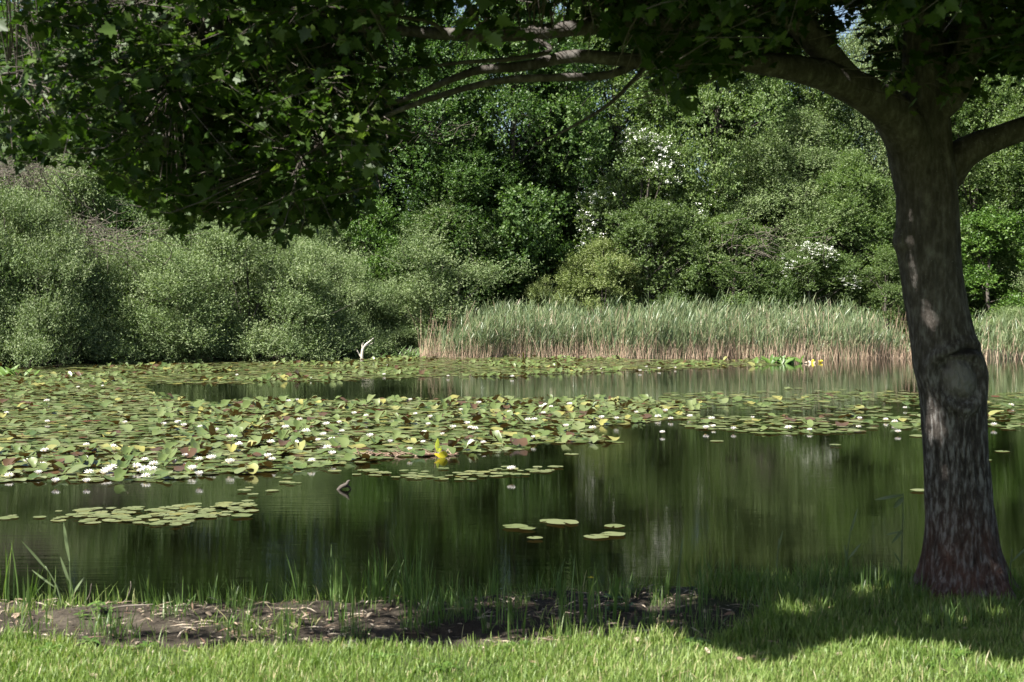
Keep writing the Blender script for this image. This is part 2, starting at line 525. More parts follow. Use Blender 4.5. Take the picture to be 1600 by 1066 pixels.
def variant(kind, v):
    key = (kind, v)
    if key in PARTS:
        return PARTS[key]
    s = SPEC[kind]
    rg = np.random.default_rng(hash_seed(kind) + 17 * v)
    P, LD, LN, LL, WW, tint, cs, rs, st, td, tl = build_crown(rg, s['w'], s['h'], s['base'], s['ncl'], s['ntw'], s['nlf'], s['L'], s['W'], s['rcl'], s['shape'], s['upw'], s['twl'])
    acc = Acc()
    leaf_quads(acc, P, LD, LN, LL, WW, tint)
    crown = acc.mesh(kind + "_crown", M[s['mat']])
    sa = build_stems(rg, cs, s['base'], s['h'], s['w'], s['r0'], s['nst'], s['stem'])
    # fine bare twigs in the crown
    for q in rg.choice(len(st), 160, replace=False):
        e = st[q] + td[q] * tl[q] * 1.15
        s0 = st[q] - td[q] * .5
        tube(sa, [s0, (s0 + e) / 2 + rg.normal(0, .04, 3), e], [.010, .007, .003], 4, 3)
    stems = sa.mesh(kind + "_stems", M['wood'], True)
    blossom = None
    if kind == 'haw':
        ba = Acc()
        oq = np.hypot(st[:, 0], st[:, 1]) + .55 * st[:, 2] + rg.normal(0, .35, len(st))
        sel = np.argsort(-oq)[:3600:5]
        for q in sel:
            if vnoise(st[q][0], st[q][1], st[q][2], 1.1) < .22:
                continue
            c = st[q] + td[q] * tl[q]
            n = rg.integers(10, 22)
            pp = c + rg.normal(0, .055, (n, 3)) * np.array((1, 1, .5))
            leaf_quads(ba, pp, nrm(rand_dirs(rg, n) + np.array((0, 0, .1))), nrm(rand_dirs(rg, n) * .6 + np.array((-.2, -.5, .8))), rg.uniform(.035, .06, n), rg.uniform(.035, .06, n), .5)
        blossom = ba.mesh("blossom", M['blossom'])
    PARTS[key] = (crown, stems, blossom)
    return PARTS[key]

def hash_seed(s):
    return sum((i + 1) * ord(c) for i, c in enumerate(s))

def plant(name, kind, v, u, Yd, top_v, width_px, label, cat, group=None, rot=None, blossom=True, vbase=None, extra=None):
    s = SPEC[kind]
    x = (u - 800) / F * Yd
    z0 = float(ground_z(np.array(x), np.array(Yd)))
    hh = pt(u, top_v, Yd)[2] - z0
    ww = width_px / F * Yd
    sz = hh / s['h']; sx = ww / s['w']
    o = thing(name, label, cat, (x, Yd, -.06 if kind == 'sallow' and Yd < 57 else max(z0, -.05)), rot if rot is not None else R.uniform(0, 6.28), group)
    crown, stems, bl = variant(kind, v)
    o.scale = (sx, sx, sz)
    obj("crown", crown, o)
    obj("trunk" if s['stem'] == 'tree' else "stems", stems, o)
    if bl is not None and blossom:
        obj("blossom", bl, o)
    return o

GS = "grey green sallow shrubs along the far bank"
GT = "trees rising behind the far bank"
# --- left: sallow thicket
plant("sallow_bush", 'sallow', 0, -120, 46.0, 300, 330, "grey green sallow bush cut off by the left edge of the view", "shrub", GS)
plant("sallow_bush", 'sallow', 1, 40, 47.2, 335, 270, "broad grey green sallow bush standing on the waterline at far left", "shrub", GS)
plant("sallow_bush", 'sallow', 0, 215, 50.3, 375, 300, "low grey green sallow bush at the water's edge below the patch of dead branches", "shrub", GS, rot=2.1)
plant("sallow_bush", 'sallow', 2, 385, 52.0, 345, 300, "round sallow bush on the bank below the hanging maple leaves", "shrub", GS)
plant("sallow_bush", 'sallow', 1, 480, 54.6, 375, 220, "sallow bush just left of the pale broken branch at the waterline", "shrub", GS, rot=4)
plant("sallow_bush", 'sallow', 2, 695, 58.6, 345, 290, "dense rounded sallow bush at the left end of the reed bed", "shrub", GS, rot=1.2)
plant("sallow_bush", 'sallow', 0, 600, 56.5, 440, 170, "small dark sallow bush behind the pale broken branch", "shrub", GS, rot=5)
plant("sallow_bush", 'sallow', 1, 652, 56.2, 478, 120, "little sallow bush filling the corner at the left end of the reed bed", "shrub", GS, rot=2)
plant("sallow_bush", 'sallow', 2, 130, 53.5, 245, 330, "tall sallow bush in the back row at the left, under the leaf canopy", "shrub", GS, rot=3)
plant("sallow_bush", 'sallow', 1, -60, 54.0, 215, 330, "tall sallow bush with bare twigs at the upper left edge of the far bank", "shrub", GS, rot=.5)
plant("sallow_bush", 'sallow', 0, 330, 56.5, 300, 300, "sallow bush of the back row seen just below the dark leaf canopy", "shrub", GS, rot=1)
plant("sallow_bush", 'sallow', 1, 470, 58.0, 320, 240, "sallow bush of the back row left of the bright green bush", "shrub", GS, rot=2.4)
plant("willow_bush", 'willow', 1, 940, 58.0, 388, 140, "small yellow green willow bush standing behind the reeds", "shrub")
plant("willow_bush", 'willow', 0, 850, 57.6, 445, 80, "very small willow bush at the foot of the dark gap behind the reeds", "shrub", rot=3)
plant("green_bush", 'bright', 0, 575, 58.5, 312, 150, "vivid green bush between the left sallows and the rounded sallow", "shrub")
# --- dark alders in the middle
plant("alder_tree", 'dark', 0, 650, 62.5, -30, 300, "dark green alder right above the vivid green bush", "tree", GT)
plant("alder_tree", 'dark', 1, 800, 62.0, -60, 300, "dark green alder in the centre beside the black gap", "tree", GT)
plant("alder_tree", 'dark', 0, 730, 60.3, 195, 230, "lower dark alder with a rounded crown behind the rounded sallow", "tree", GT, rot=2)
plant("alder_tree", 'dark', 1, 865, 63.5, 130, 190, "narrow alder left of the flowering hawthorn", "tree", GT, rot=1)
plant("alder_tree", 'dark', 1, 470, 64.0, -60, 330, "dark alder behind the lower tip of the leaf canopy", "tree", GT, rot=4)
plant("alder_tree", 'dark', 0, 280, 64.0, -40, 330, "dark alder hidden mostly by the leaf canopy, second from the left", "tree", GT, rot=3)
plant("alder_tree", 'dark', 1, 90, 64.0, -80, 330, "dark alder behind the leaf canopy at the far left", "tree", GT, rot=5)
plant("alder_tree", 'dark', 0, -110, 62.0, -30, 330, "dark alder beyond the left edge of the view", "tree", GT, rot=1)
# --- right: mixed edge of the wood
plant("hawthorn", 'haw', 0, 1005, 60.0, 225, 235, "hawthorn with scattered white blossom above the middle of the reeds", "tree")
plant("bramble_bush", 'haw', 1, 1018, 58.4, 318, 190, "leafy thicket at the foot of the taller hawthorn", "shrub", blossom=False, rot=5)
plant("hawthorn", 'haw', 1, 1270, 58.2, 385, 150, "low hawthorn in white blossom behind the right part of the reeds", "tree")
plant("ash_tree", 'mid', 0, 960, 66.0, -50, 300, "tall light green ash behind the hawthorn, its top between the branches", "tree", GT)
plant("ash_tree", 'mid', 1, 1120, 64.0, -70, 260, "tall light green ash under the bend of the maple's limb", "tree", GT)
plant("grey_willow", 'grey', 0, 1240, 62.5, 190, 260, "grey green willow with a rounded crown left of the maple trunk", "tree", GT)
plant("grey_willow", 'grey', 1, 1390, 65.5, -20, 250, "tall grey willow whose top shows against the sky in the fork of the maple", "tree", GT)
plant("ash_tree", 'mid', 1, 1330, 60.0, 255, 190, "green ash sapling with a bare stem just left of the maple trunk", "tree", GT, rot=3)
plant("bramble_bush", 'haw', 1, 1140, 58.5, 340, 190, "twiggy green thicket behind the reeds, right of the hawthorn", "shrub", blossom=False, rot=2)
plant("bramble_bush", 'haw', 0, 1390, 57.0, 400, 150, "green thicket behind the maple trunk", "shrub", blossom=False, rot=4)
plant("ash_tree", 'mid', 0, 1520, 61.0, 110, 260, "light green ash directly right of the maple trunk", "tree", GT, rot=2)
plant("ash_tree", 'mid', 1, 1640, 63.0, -40, 280, "light green ash at the right edge of the view", "tree", GT, rot=1)
plant("green_bush", 'bright', 1, 1550, 57.0, 330, 200, "fresh green bush on the bank right of the maple trunk", "shrub", rot=2)
plant("grey_willow", 'grey', 0, 1480, 68.0, -30, 260, "grey willow far back behind the maple trunk", "tree", GT, rot=3)
plant("sallow_bush", 'sallow', 1, 1590, 54.5, 470, 150, "low sallow bush at the water's edge beside the right edge of the view", "shrub", GS, rot=3)
plant("sallow_bush", 'sallow', 0, 1720, 55.5, 380, 260, "sallow bush beyond the right edge of the view", "shrub", GS, rot=3)
plant("ash_tree", 'mid', 0, 1220, 67.0, -40, 260, "ash of the back row behind the rounded grey willow", "tree", GT, rot=5)

# --- the wood behind, one mass
rg = np.random.default_rng(91)
acc = Acc()
n = 36000
cx = rg.uniform(-72, 72, n); cy = rg.uniform(69, 76, n)
side = np.abs(cx) > 28
cy = np.where(side, 56 + (cy - 69) * 1.4 + 2 * vnoise(cx, cy, 0, .3), cy)
keep_ = ~side | (rg.uniform(size=n) < .6)
cx, cy, side = cx[keep_], cy[keep_], side[keep_]; n = len(cx)
top = 17.0 + 2.0 * vnoise(cx, cy * .3, 0, .35) + 1.2 * vnoise(cx, cy, 2, 1.1)
top = np.where((np.abs(cx - 17) < 1.6) | (np.abs(cx - 6.2) < .6), top - 3.0, top)
top = np.where(side, top * np.clip(.35 + (cy - 55) / 9, .3, .9), top)
cz = top * rg.uniform(.02, 1, n) ** .8
C = np.stack([cx, cy, cz], -1)
k = 24
P = np.repeat(C, k, 0) + rg.normal(0, .42, (n * k, 3))
leaf_quads(acc, P, rand_dirs(rg, n * k), nrm(rand_dirs(rg, n * k) * .8 + np.array((-.2, -.3, .8))), rg.uniform(.10, .20, n * k), rg.uniform(.07, .13, n * k),
           np.clip(np.repeat(rg.normal(.45, .15, n), k) + rg.normal(0, .12, n * k), 0, 1))
obj("far_wood", acc.mesh("far_wood", M['dark']), label="dark mass of woodland closing the view behind the nearer trees", cat="wood", kind="stuff")

# dead grey branches in the left thicket
def dead_branches(name, u, v, Yd, spread, n, label, seed):
    rg = np.random.default_rng(seed)
    o = pt(u, v, Yd)
    base = np.array((o[0], Yd, float(ground_z(np.array(o[0]), np.array(Yd)))))
    acc = Acc()
    for q in range(n):
        c = np.array((rg.normal(0, spread), rg.normal(.1, .4), o[2] - base[2] + rg.normal(0, spread * .38)))
        s = np.array((c[0] * .35, .3, c[2] * .3))
        d = nrm(np.array((rg.normal(0, 1), rg.normal(-.3, .3), rg.normal(.12, .4))))
        L = rg.uniform(.5, 1.3)
        if q % 9 == 0:
            s = np.array((c[0] + rg.normal(0, .7), .9, c[2] - rg.uniform(.6, 1.4)))
            tube(acc, [s, (s + c) / 2 + rg.normal(0, .15, 3), c], [.022, .016, .010], 5, 4)
        a = c - d * L * .5
        tube(acc, [a, c + rg.normal(0, .08, 3), c + d * L * .5 + np.array((0, 0, rg.normal(0, .1)))], [.0085, .0065, .003], 4, 3)
    obj(name, acc.mesh(name, M['twig'], True), label=label, cat="dead branches", loc=base)
dead_branches("dead_branches", 145, 372, 48.3, 1.1, 190, "tangle of bare grey dead branches in the left sallow thicket", 3)
dead_branches("dead_branches", 25, 268, 50.6, .9, 220, "haze of bare brownish twigs at the upper left of the thicket", 4)
dead_branches("dead_branches", 1190, 380, 56.3, 1.3, 60, "thin bare twigs leaning out of the thicket right of the hawthorn", 5)
dead_branches("dead_branches", 690, 205, 58.6, .6, 60, "bare twigs hanging in front of the dark alder", 6)

# pale broken branch at the waterline
acc = Acc()
o = np.array(((565 - 800) / F * 50.6, 50.6, 0))
tube(acc, [(0, 0, -.1), (.02, 0, .28), (.10, .02, .5), (.42, .05, .78)], [.06, .05, .045, .012], 7, 5)
tube(acc, [(.05, 0, .38), (.02, 0, .52), (.06, -.02, .62)], [.04, .03, .012], 6, 4)
tube(acc, [(-.02, 0, .1), (-.14, 0, .3), (-.16, 0, .36)], [.035, .02, .008], 6, 4)
tube(acc, [(.1, 0, .5), (.26, .05, .55), (.4, .05, .62)], [.03, .018, .006], 6, 4)
pm = simple_mat("bleached_wood", [(.3, (.42, .37, .30)), (.7, (.62, .57, .49))], 14, .8, .2)
obj("driftwood", acc.mesh("driftwood", pm, True), label="pale bleached broken branch sticking out of the far waterline", cat="branch", loc=(o[0], o[1], 0))

# ================================================================== REED BED
rg = np.random.default_rng(21)
def reeds(name, xr, yr, n, hgt, label, seed, thin=1.0):
    rg = np.random.default_rng(seed)
    acc = Acc()
    x = rg.uniform(*xr, n)
    dy = rg.uniform(0, 1, n) ** 1.3 * (yr[1] - yr[0]) + yr[0]
    y = shore_y(x) + dy
    z0 = np.maximum(ground_z(x, y), -.1) - .02
    H = hgt * (.95 + .15 * vnoise(x, y, 0, .55) + .13 * vnoise(x, y, 3, 2.1) + rg.normal(0, .17, n))
    edge = np.minimum(x - xr[0], xr[1] - x)
    H *= .38 + .62 * sstep(-.3, 3.2, edge + .8 * vnoise(x, y, 1, 2.2))
    lean = rg.normal(0, .11, (n, 2)) + np.array((.05, 0))
    kp = rg.uniform(size=n) < sstep(-.6, 3.0, edge + 1.2 * vnoise(x, y, 1, 1.7)) * (.55 + .45 * sstep(-.6, .2, vnoise(x, y, 4, 1.3)))
    x, y, z0, H, lean = x[kp], y[kp], z0[kp], H[kp], lean[kp]; n = len(x)
    B = np.stack([x, y, z0], -1)
    Tp = B + np.stack([lean[:, 0] * H, lean[:, 1] * H, H], -1)
    # stems as thin crossed-free ribbons with three sides
    def ribbons(B, T, w0, w1, tint, mi):
        m = len(B)
        ang = rg.uniform(0, 6.28, m)
        V = []
        for kk in range(3):
            a = ang + kk * 2.094
            o_ = np.stack([np.cos(a), np.sin(a), np.zeros(m)], -1)
            V += [B + o_ * w0[:, None], T + o_ * w1[:, None]]
        V = np.stack(V, 1).reshape(-1, 3)
        kb = np.arange(m)[:, None] * 6
        Fq = np.concatenate([kb + np.array((0, 2, 3, 1)), kb + np.array((2, 4, 5, 3)), kb + np.array((4, 0, 1, 5))])
        acc.add(V, Fq, np.tile(tint, 3), mi)
    ribbons(B, Tp, np.full(n, .006), np.full(n, .003), np.clip(rg.normal(.4, .2, n), 0, .75), 0)
    # dead stalks: short brown ones at the foot, some tall pale ones
    nd = int(n * 1.25)
    xd = rg.uniform(*xr, nd); yd = shore_y(xd) + yr[0] - .15 + rg.uniform(0, 1, nd) ** 1.5 * (yr[1] - yr[0]) * .8
    hd = np.where(rg.uniform(size=nd) < .13, hgt * rg.uniform(.7, 1.35, nd), rg.uniform(.2, .8, nd)) * (1 + .15 * vnoise(xd, yd, 4, 1.1))
    Bd = np.stack([xd, yd, np.full(nd, -.05)], -1)
    ld = rg.normal(0, .2, (nd, 2))
    Td = Bd + np.stack([ld[:, 0] * hd, ld[:, 1] * hd, hd], -1)
    ribbons(Bd, Td, np.full(nd, .0065), np.full(nd, .0025), np.clip(rg.normal(.5, .25, nd), 0, 1), 1)
    # leaves
    k = 8
    f = np.tile(np.linspace(.42, .97, k), n) + rg.uniform(-.05, .05, n * k)
    P = np.repeat(B, k, 0) + np.repeat(Tp - B, k, 0) * f[:, None]
    a = rg.uniform(0, 6.28, n * k)
    el = rg.uniform(.95, 1.45, n * k)
    D = np.stack([np.cos(a) * np.cos(el) + .12, np.sin(a) * np.cos(el), np.sin(el)], -1)
    L = rg.uniform(.22, .48, n * k)
    W = rg.uniform(.016, .030, n * k)
    S = nrm(np.cross(D, rand_dirs(rg, n * k)))
    out_ = np.stack([np.cos(a), np.sin(a), -.35 * np.ones(n * k)], -1)
    p1 = P + D * (L * .5)[:, None]
    p2 = p1 + nrm(D + .12 * out_) * (L * .5)[:, None]
    V = np.stack([P - S * (W * .25)[:, None], P + S * (W * .25)[:, None], p1 + S * (W * .5)[:, None], p1 - S * (W * .5)[:, None], p2], 1).reshape(-1, 3)
    kb = np.arange(n * k)[:, None] * 5
    tint = np.clip(np.repeat(rg.normal(.45, .16, n), k) + rg.normal(0, .12, n * k), 0, .85)
    tint = np.where(rg.uniform(size=n * k) < .04, 1.0, tint)
    tint = np.where(f < .5, np.minimum(1, tint + .25), tint)
    acc.add(V, kb + np.array((0, 1, 2, 3)), tint, 0)
    off = acc.n - len(V)
    acc.Fc.setdefault(3, []).append(kb + np.array((3, 2, 4)) + off)
    acc.T.setdefault(3, []).append(tint)
    acc.M.setdefault(3, []).append(np.zeros(n * k, int))
    obj(name, acc.mesh(name, [M['reed_leaf'], M['reed_stalk']]), label=label, cat="reeds", kind="stuff")
reeds("reed_bed", (-3.4, 15.0), (-.7, 3.0), 5400, 1.43, "bed of blue green reeds with dead brown stalks at their foot along the far waterline", 5)
reeds("reed_bed", (15.0, 22), (-.5, 2.0), 420, 1.25, "thinner reeds at the right end of the far bank beyond the maple trunk", 6)

# ================================================================== WATER LILIES
def inpoly(px, py, poly):
    c = np.zeros(len(px), bool)
    j = len(poly) - 1
    for i in range(len(poly)):
        xi, yi = poly[i]; xj, yj = poly[j]
        hit = ((yi > py) != (yj > py)) & (px < (xj - xi) * (py - yi) / (yj - yi + 1e-9) + xi)
        c ^= hit
        j = i
    return c
RAFT = [
    ("main", [(-60, 596), (120, 590), (215, 600), (245, 622), (330, 630), (420, 626), (800, 624), (1000, 624), (1080, 632), (1090, 648), (1000, 662), (905, 668), (960, 692), (880, 697), (690, 712), (560, 722), (500, 730), (430, 742), (330, 742), (250, 750), (100, 756), (-60, 760)], 42),
    ("far", [(-60, 571), (60, 567), (300, 560), (560, 552), (820, 559), (1200, 564), (1215, 571), (1000, 580), (800, 588), (600, 592), (420, 598), (215, 601), (-60, 600)], 33),
    ("right", [(1030, 616), (1250, 609), (1450, 612), (1450, 640), (1060, 640)], 16),
    ("right", [(985, 656), (1200, 653), (1450, 655), (1450, 682), (1200, 677), (1010, 669)], 24),
    ("right", [(1080, 640), (1450, 640), (1450, 656), (1080, 656)], 8),
    ("right", [(1530, 615), (1700, 612), (1700, 674), (1530, 672)], 13),
    ("strip", [(440, 739), (640, 732), (860, 733), (862, 745), (700, 752), (560, 746)], 40),
    ("strip", [(290, 762), (440, 748), (490, 752), (400, 778)], 8),
    ("near", [(60, 806), (130, 794), (300, 787), (410, 789), (400, 802), (275, 822), (120, 824)], 95),
    ("near", [(5, 802), (60, 805), (60, 812), (5, 810)], 6),
]
rg = np.random.default_rng(33)
px, py, zone = [], [], []
for zn, poly, dens in RAFT:
    W_ = np.array([onz(u, v, 0)[:2] for u, v in poly])
    lo, hi = W_.min(0) - .3, W_.max(0) + .3
    n = int(dens * (hi[0] - lo[0]) * (hi[1] - lo[1]))
    x = rg.uniform(lo[0], hi[0], n); y = rg.uniform(lo[1], hi[1], n)
    u, v = proj(np.stack([x, y, 0 * x], -1))
    k = 475 + CAMZ * F / y - 475
    u2 = u + 14 * vnoise(x, y, 0, 1.5); v2 = v + (.018 * k) * vnoise(x, y, 4, 1.2) + .010 * k * vnoise(x, y, 9, 4)
    ok = inpoly(u2, v2, poly)
    gap = vnoise(x, y * .6, 2, .9) + .5 * vnoise(x, y, 7, 2.3)
    thr = {"main": -.95, "far": -.65, "right": -.25, "strip": -.6, "near": -.75}[zn]
    ok &= gap > thr
    ok &= y < shore_y(x) - .25
    px.append(x[ok]); py.append(y[ok]); zone += [zn] * ok.sum()
singles = [(805, 825, .23), (824, 828, .15), (862, 815, .23), (879, 818, .30), (960, 823, .19), (932, 840, .22), (958, 837, .22), (836, 843, .14), (1437, 768, .2), (1566, 706, .2), (1540, 720, .16), (12, 810, .2), (378, 808, .2), (1120, 690, .2), (1305, 697, .17), (893, 710, .2), (868, 731, .2)]
sx = np.array([onz(u, v, 0)[0] for u, v, s in singles]); sy = np.array([onz(u, v, 0)[1] for u, v, s in singles])
px = np.concatenate(px + [sx]); py = np.concatenate(py + [sy]); zone = np.array(zone + ["single"] * len(singles))
n = len(px)
pu, pv = proj(np.stack([px, py, 0 * px], -1))
rad = np.clip(rg.normal(.088, .022, n), .04, .14)
rad[-len(singles):] = [s / 2 for _, _, s in singles]
rad = np.where((zone == "near") | (zone == "strip"), rad * .66, rad)
# crowded parts push leaves up out of the water
crowd = ((zone == "main") & (vnoise(px, py, 1, .7) > -.35) & (pu > 250)) | ((zone == "main") & (pv > 700) & (pu < 330)) | ((zone == "far") & (vnoise(px, py, 5, .6) > .1))
up = rg.uniform(size=n)
tilt = np.abs(rg.normal(0, .02, n))
tilt = np.where(crowd & (up < .40), .10 + .55 * rg.uniform(0, 1, n) ** 2.4, tilt)
tilt = np.where((zone == "main") & ~crowd & (up < .10), rg.uniform(.08, .35, n), tilt)
tilt = np.where((zone == "right") & (up < .10), rg.uniform(.08, .35, n), tilt)
curl = np.where(tilt > .09, rg.uniform(.2, 1.0, n), rg.uniform(-.02, .06, n))
tdir = rg.uniform(0, 6.28, n)
tdir = np.where(rg.uniform(size=n) < .5, -PI / 2 + rg.normal(0, .7, n), tdir)   # the lifted edge is often the far one
rot = rg.uniform(0, 6.28, n)
tint = np.clip(rg.normal(.46, .20, n), 0, .80)
uu = rg.uniform(size=n)
tint = np.where(uu < .035, .85, tint)
tint = np.where((uu > .94), np.where(rg.uniform(size=n) < .85, .93, 1.0), tint)
tint = np.where((tilt > .15) & (tint > .5) & (tint < .8), tint - .25, tint)
tint = np.where((tilt > .10) & (tint > .96), .93, tint)
nearp = (zone == "near") | (zone == "strip")
tint = np.where(nearp, np.where(uu > .97, .88, rg.uniform(.50, .78, n)), tint)
zlev = .004 + rg.uniform(0, .016, n)
tint[-len(singles):] = rg.uniform(.5, .75, len(singles))
tilt[-len(singles):] = .006
# template: notched disc with 2 rings
K = 15
ta = np.linspace(.16, 2 * PI - .16, K)
tmpl = [(0.05, 0)] + [(.55 * math.cos(a), .55 * math.sin(a)) for a in ta] + [(math.cos(a), math.sin(a)) for a in ta]
tmpl = np.array(tmpl)
TF3 = np.array([(0, 1 + i, 2 + i) for i in range(K - 1)])
TF4 = np.array([(1 + i, 1 + K + i, 2 + K + i, 2 + i) for i in range(K - 1)])
def pad_verts(idx):
    m = len(idx)
    r_ = rad[idx][:, None]
    c, s = np.cos(rot[idx])[:, None], np.sin(rot[idx])[:, None]
    wob = 1 + .05 * np.sin(5 * np.arctan2(tmpl[:, 1], tmpl[:, 0])[None] + rot[idx][:, None] * 7)
    X_ = (tmpl[None, :, 0] * c - tmpl[None, :, 1] * s) * r_ * wob
    Y_ = (tmpl[None, :, 0] * s + tmpl[None, :, 1] * c) * r_ * wob
    rr = np.hypot(X_, Y_)
    Zw = .05 * rr * np.sin(3 * np.arctan2(Y_, X_) + rot[idx][:, None] * 5) * (.3 + 1.2 * (tilt[idx] > .1)[:, None])
    d = tdir[idx][:, None]
    a_ = X_ * np.cos(d) + Y_ * np.sin(d)        # axis pointing to the edge that stays in the water
    b_ = -X_ * np.sin(d) + Y_ * np.cos(d)
    lift = (r_ - a_)                             # 0 at the low edge
    T_ = tilt[idx][:, None]
    Zt = lift * np.sin(T_)
    a2 = r_ - lift * np.cos(T_)
    Zc = curl[idx][:, None] * b_ ** 2 / r_ * np.minimum(1, T_ * 1.6 + .1)
    b2 = b_ * (1 - .25 * np.clip(curl[idx][:, None], 0, 1) * np.minimum(1, T_ * 1.6))
    Xo = a2 * np.cos(d) - b2 * np.sin(d)
    Yo = a2 * np.sin(d) + b2 * np.cos(d)
    return np.stack([Xo, Yo, Zw * (rr > .6 * r_) + Zt + Zc], -1)
order = np.argsort(py + np.where(zone == "single", -100, 0))
ind = order[:300]
rest = order[300:]
VV = pad_verts(rest) + np.stack([px[rest], py[rest], zlev[rest]], -1)[:, None]
m = len(rest)
kb = (np.arange(m) * len(tmpl))[:, None, None]
me = make_mesh("lily_pads", VV.reshape(-1, 3), [(kb + TF3[None]).reshape(-1, 3), (kb + TF4[None]).reshape(-1, 4)], M['pad'],
               np.concatenate([np.repeat(tint[rest], len(TF3)), np.repeat(tint[rest], len(TF4))]), smooth=True)
obj("lily_pads", me, label="rafts of green and reddish lily pads covering much of the pond", cat="lily pads", kind="stuff")
VI = pad_verts(ind)
SINGLE_LAB = {0: "pale lily pad floating alone, leftmost of the loose pads in open dark water", 1: "small pale pad tucked right behind the leftmost loose pad",
              2: "pale pad touching the back of the biggest loose pad", 3: "biggest loose pale pad in the middle of the open dark water",
              4: "narrow pale pad alone behind a touching pair in the open water", 5: "left pad of the touching pair in the open water", 6: "right pad of the touching pair in the open water",
              7: "smallest loose pad, nearest to the bank in the open water", 8: "loose pad against the left side of the maple trunk", 9: "loose pad right of the maple trunk, farther from the bank",
              10: "loose pad half behind the right side of the maple trunk", 11: "loose pad at the left end of the near pad raft", 12: "pinkish grey loose pad at the right end of the near raft",
              13: "loose pad just below the right lily raft, nearer the middle", 14: "loose pad just below the right lily raft, nearer the trunk", 15: "loose pad between the main raft and the open water, in the centre",
              16: "loose pad at the right end of the narrow pad strip"}
ZL = {"main": "front of the big raft", "strip": "narrow strip before the big raft", "near": "small raft nearest the bank", "right": "thin raft by the maple", "far": "far raft"}
for q, k in enumerate(ind):
    me = make_mesh("lily_pad", VI[q], [TF3, TF4], M['pad'], np.full(len(TF3) + len(TF4), tint[k]), smooth=True)
    if zone[k] == "single":
        lab = SINGLE_LAB[int(k) - (n - len(singles))]; grp = "loose lily pads in open water"
    else:
        colr = "reddish brown" if tint[k] > .9 else "yellowish" if tint[k] > .82 else "pale green" if tint[k] > .5 else "dark green"
        st_ = "raised" if tilt[k] > .45 else "tilted" if tilt[k] > .12 else "flat"
        sz_ = "large" if rad[k] > .125 else "small" if rad[k] < .09 else "medium"
        part = "left" if pu[k] < 200 else "middle" if pu[k] < 420 else "right"
        lab = f"{sz_} {st_} {colr} lily pad, {ZL[zone[k]]}, {part}"
        grp = "lily pads, " + ZL[zone[k]]
    obj("lily_pad", me, None, lab, "lily pad", grp, loc=(px[k], py[k], zlev[k]))

# flowers
def petal_ring(acc, n, r0, L, W, el, ph, tint=.2):
    for q in range(n):
        a = ph + q * 2 * PI / n
        d = np.array((math.cos(a) * math.cos(el), math.sin(a) * math.cos(el), math.sin(el)))
        s = np.array((-math.sin(a), math.cos(a), 0))
        up_ = np.cross(d, s) * -1
        b = np.array((math.cos(a) * r0, math.sin(a) * r0, .012))
        c1 = b + d * L * .45 - up_ * L * .05; tip = b + d * L + up_ * L * .10
        c2 = b + d * L * .78 + up_ * L * .01
        V = [b, c1 + s * W * .5 + up_ * .004, c2 + s * W * .38 + up_ * .004, tip, c2 - s * W * .38 + up_ * .004, c1 - s * W * .5 + up_ * .004, c1, c2]
        acc.add(V, [(0, 1, 6), (0, 6, 5), (2, 3, 7), (7, 3, 4)], tint)
        acc.add(V, [(1, 2, 7, 6), (6, 7, 4, 5)], tint)
def flower_meshes(open_):
    a = Acc()
    petal_ring(a, 6, .012, .062, .030, .25 + .5 * open_, .0, .9)
    petal_ring(a, 7, .010, .060, .028, .60 + .4 * open_, .3)
    petal_ring(a, 6, .008, .052, .024, .95 + .25 * open_, .1)
    b = Acc()
    rg = np.random.default_rng(3)
    for q in range(16):
        an = q * 2.4; rr = .004 + .0007 * q
        c = np.array((math.cos(an) * rr, math.sin(an) * rr, .012))
        tube(b, [c, c + np.array((math.cos(an) * .004, math.sin(an) * .004, .014)), c + np.array((math.cos(an) * .004, math.sin(an) * .004, .024))], [.003, .003, .002], 4, 2)
    return a.mesh("petals", M['petal'], True), b.mesh("stamens", M['stamen'], True)
FM = [flower_meshes(0.0), flower_meshes(.5), flower_meshes(1.0)]
FL = """10,645 74,657 195,660 256,663 278,660 287,665 313,667 337,673 367,683 373,695 360,683 135,694 178,697 133,714 70,704 41,721 66,728 60,740 14,743 87,753 135,753 162,740 139,738 167,737 228,744 240,725 215,730 220,735 213,729 228,733 238,734 300,735 311,742 311,717 330,717 272,723 289,711 359,724 226,719 122,603 160,602 73,625 175,731
451,626 464,624 446,668 478,673 530,660 553,646 572,648 510,663 534,673 505,679 497,687 519,687 533,688 468,655 511,699 519,710 423,691 418,714 425,718 487,719 578,682 610,690 661,690 672,651 649,646 669,663 708,668 691,678 663,674 735,667 742,669 730,662 755,691 640,702 641,624 748,630 720,639 796,642 799,733
845,634 861,634 890,631 849,644 994,644 1040,642 1028,650 1048,653 1078,650 1112,654 926,668 884,666 833,683 1035,675 1103,669 1115,665 1146,670 1176,652 963,654 940,653 835,655 825,655
1232,668 1265,671 1343,654 1341,666 1384,654 1398,658 1414,636 1403,674 1553,664 1580,632 485,590 700,586 1000,578 1010,572 1055,573 1030,575 800,587 370,585 940,575 600,583""".split()
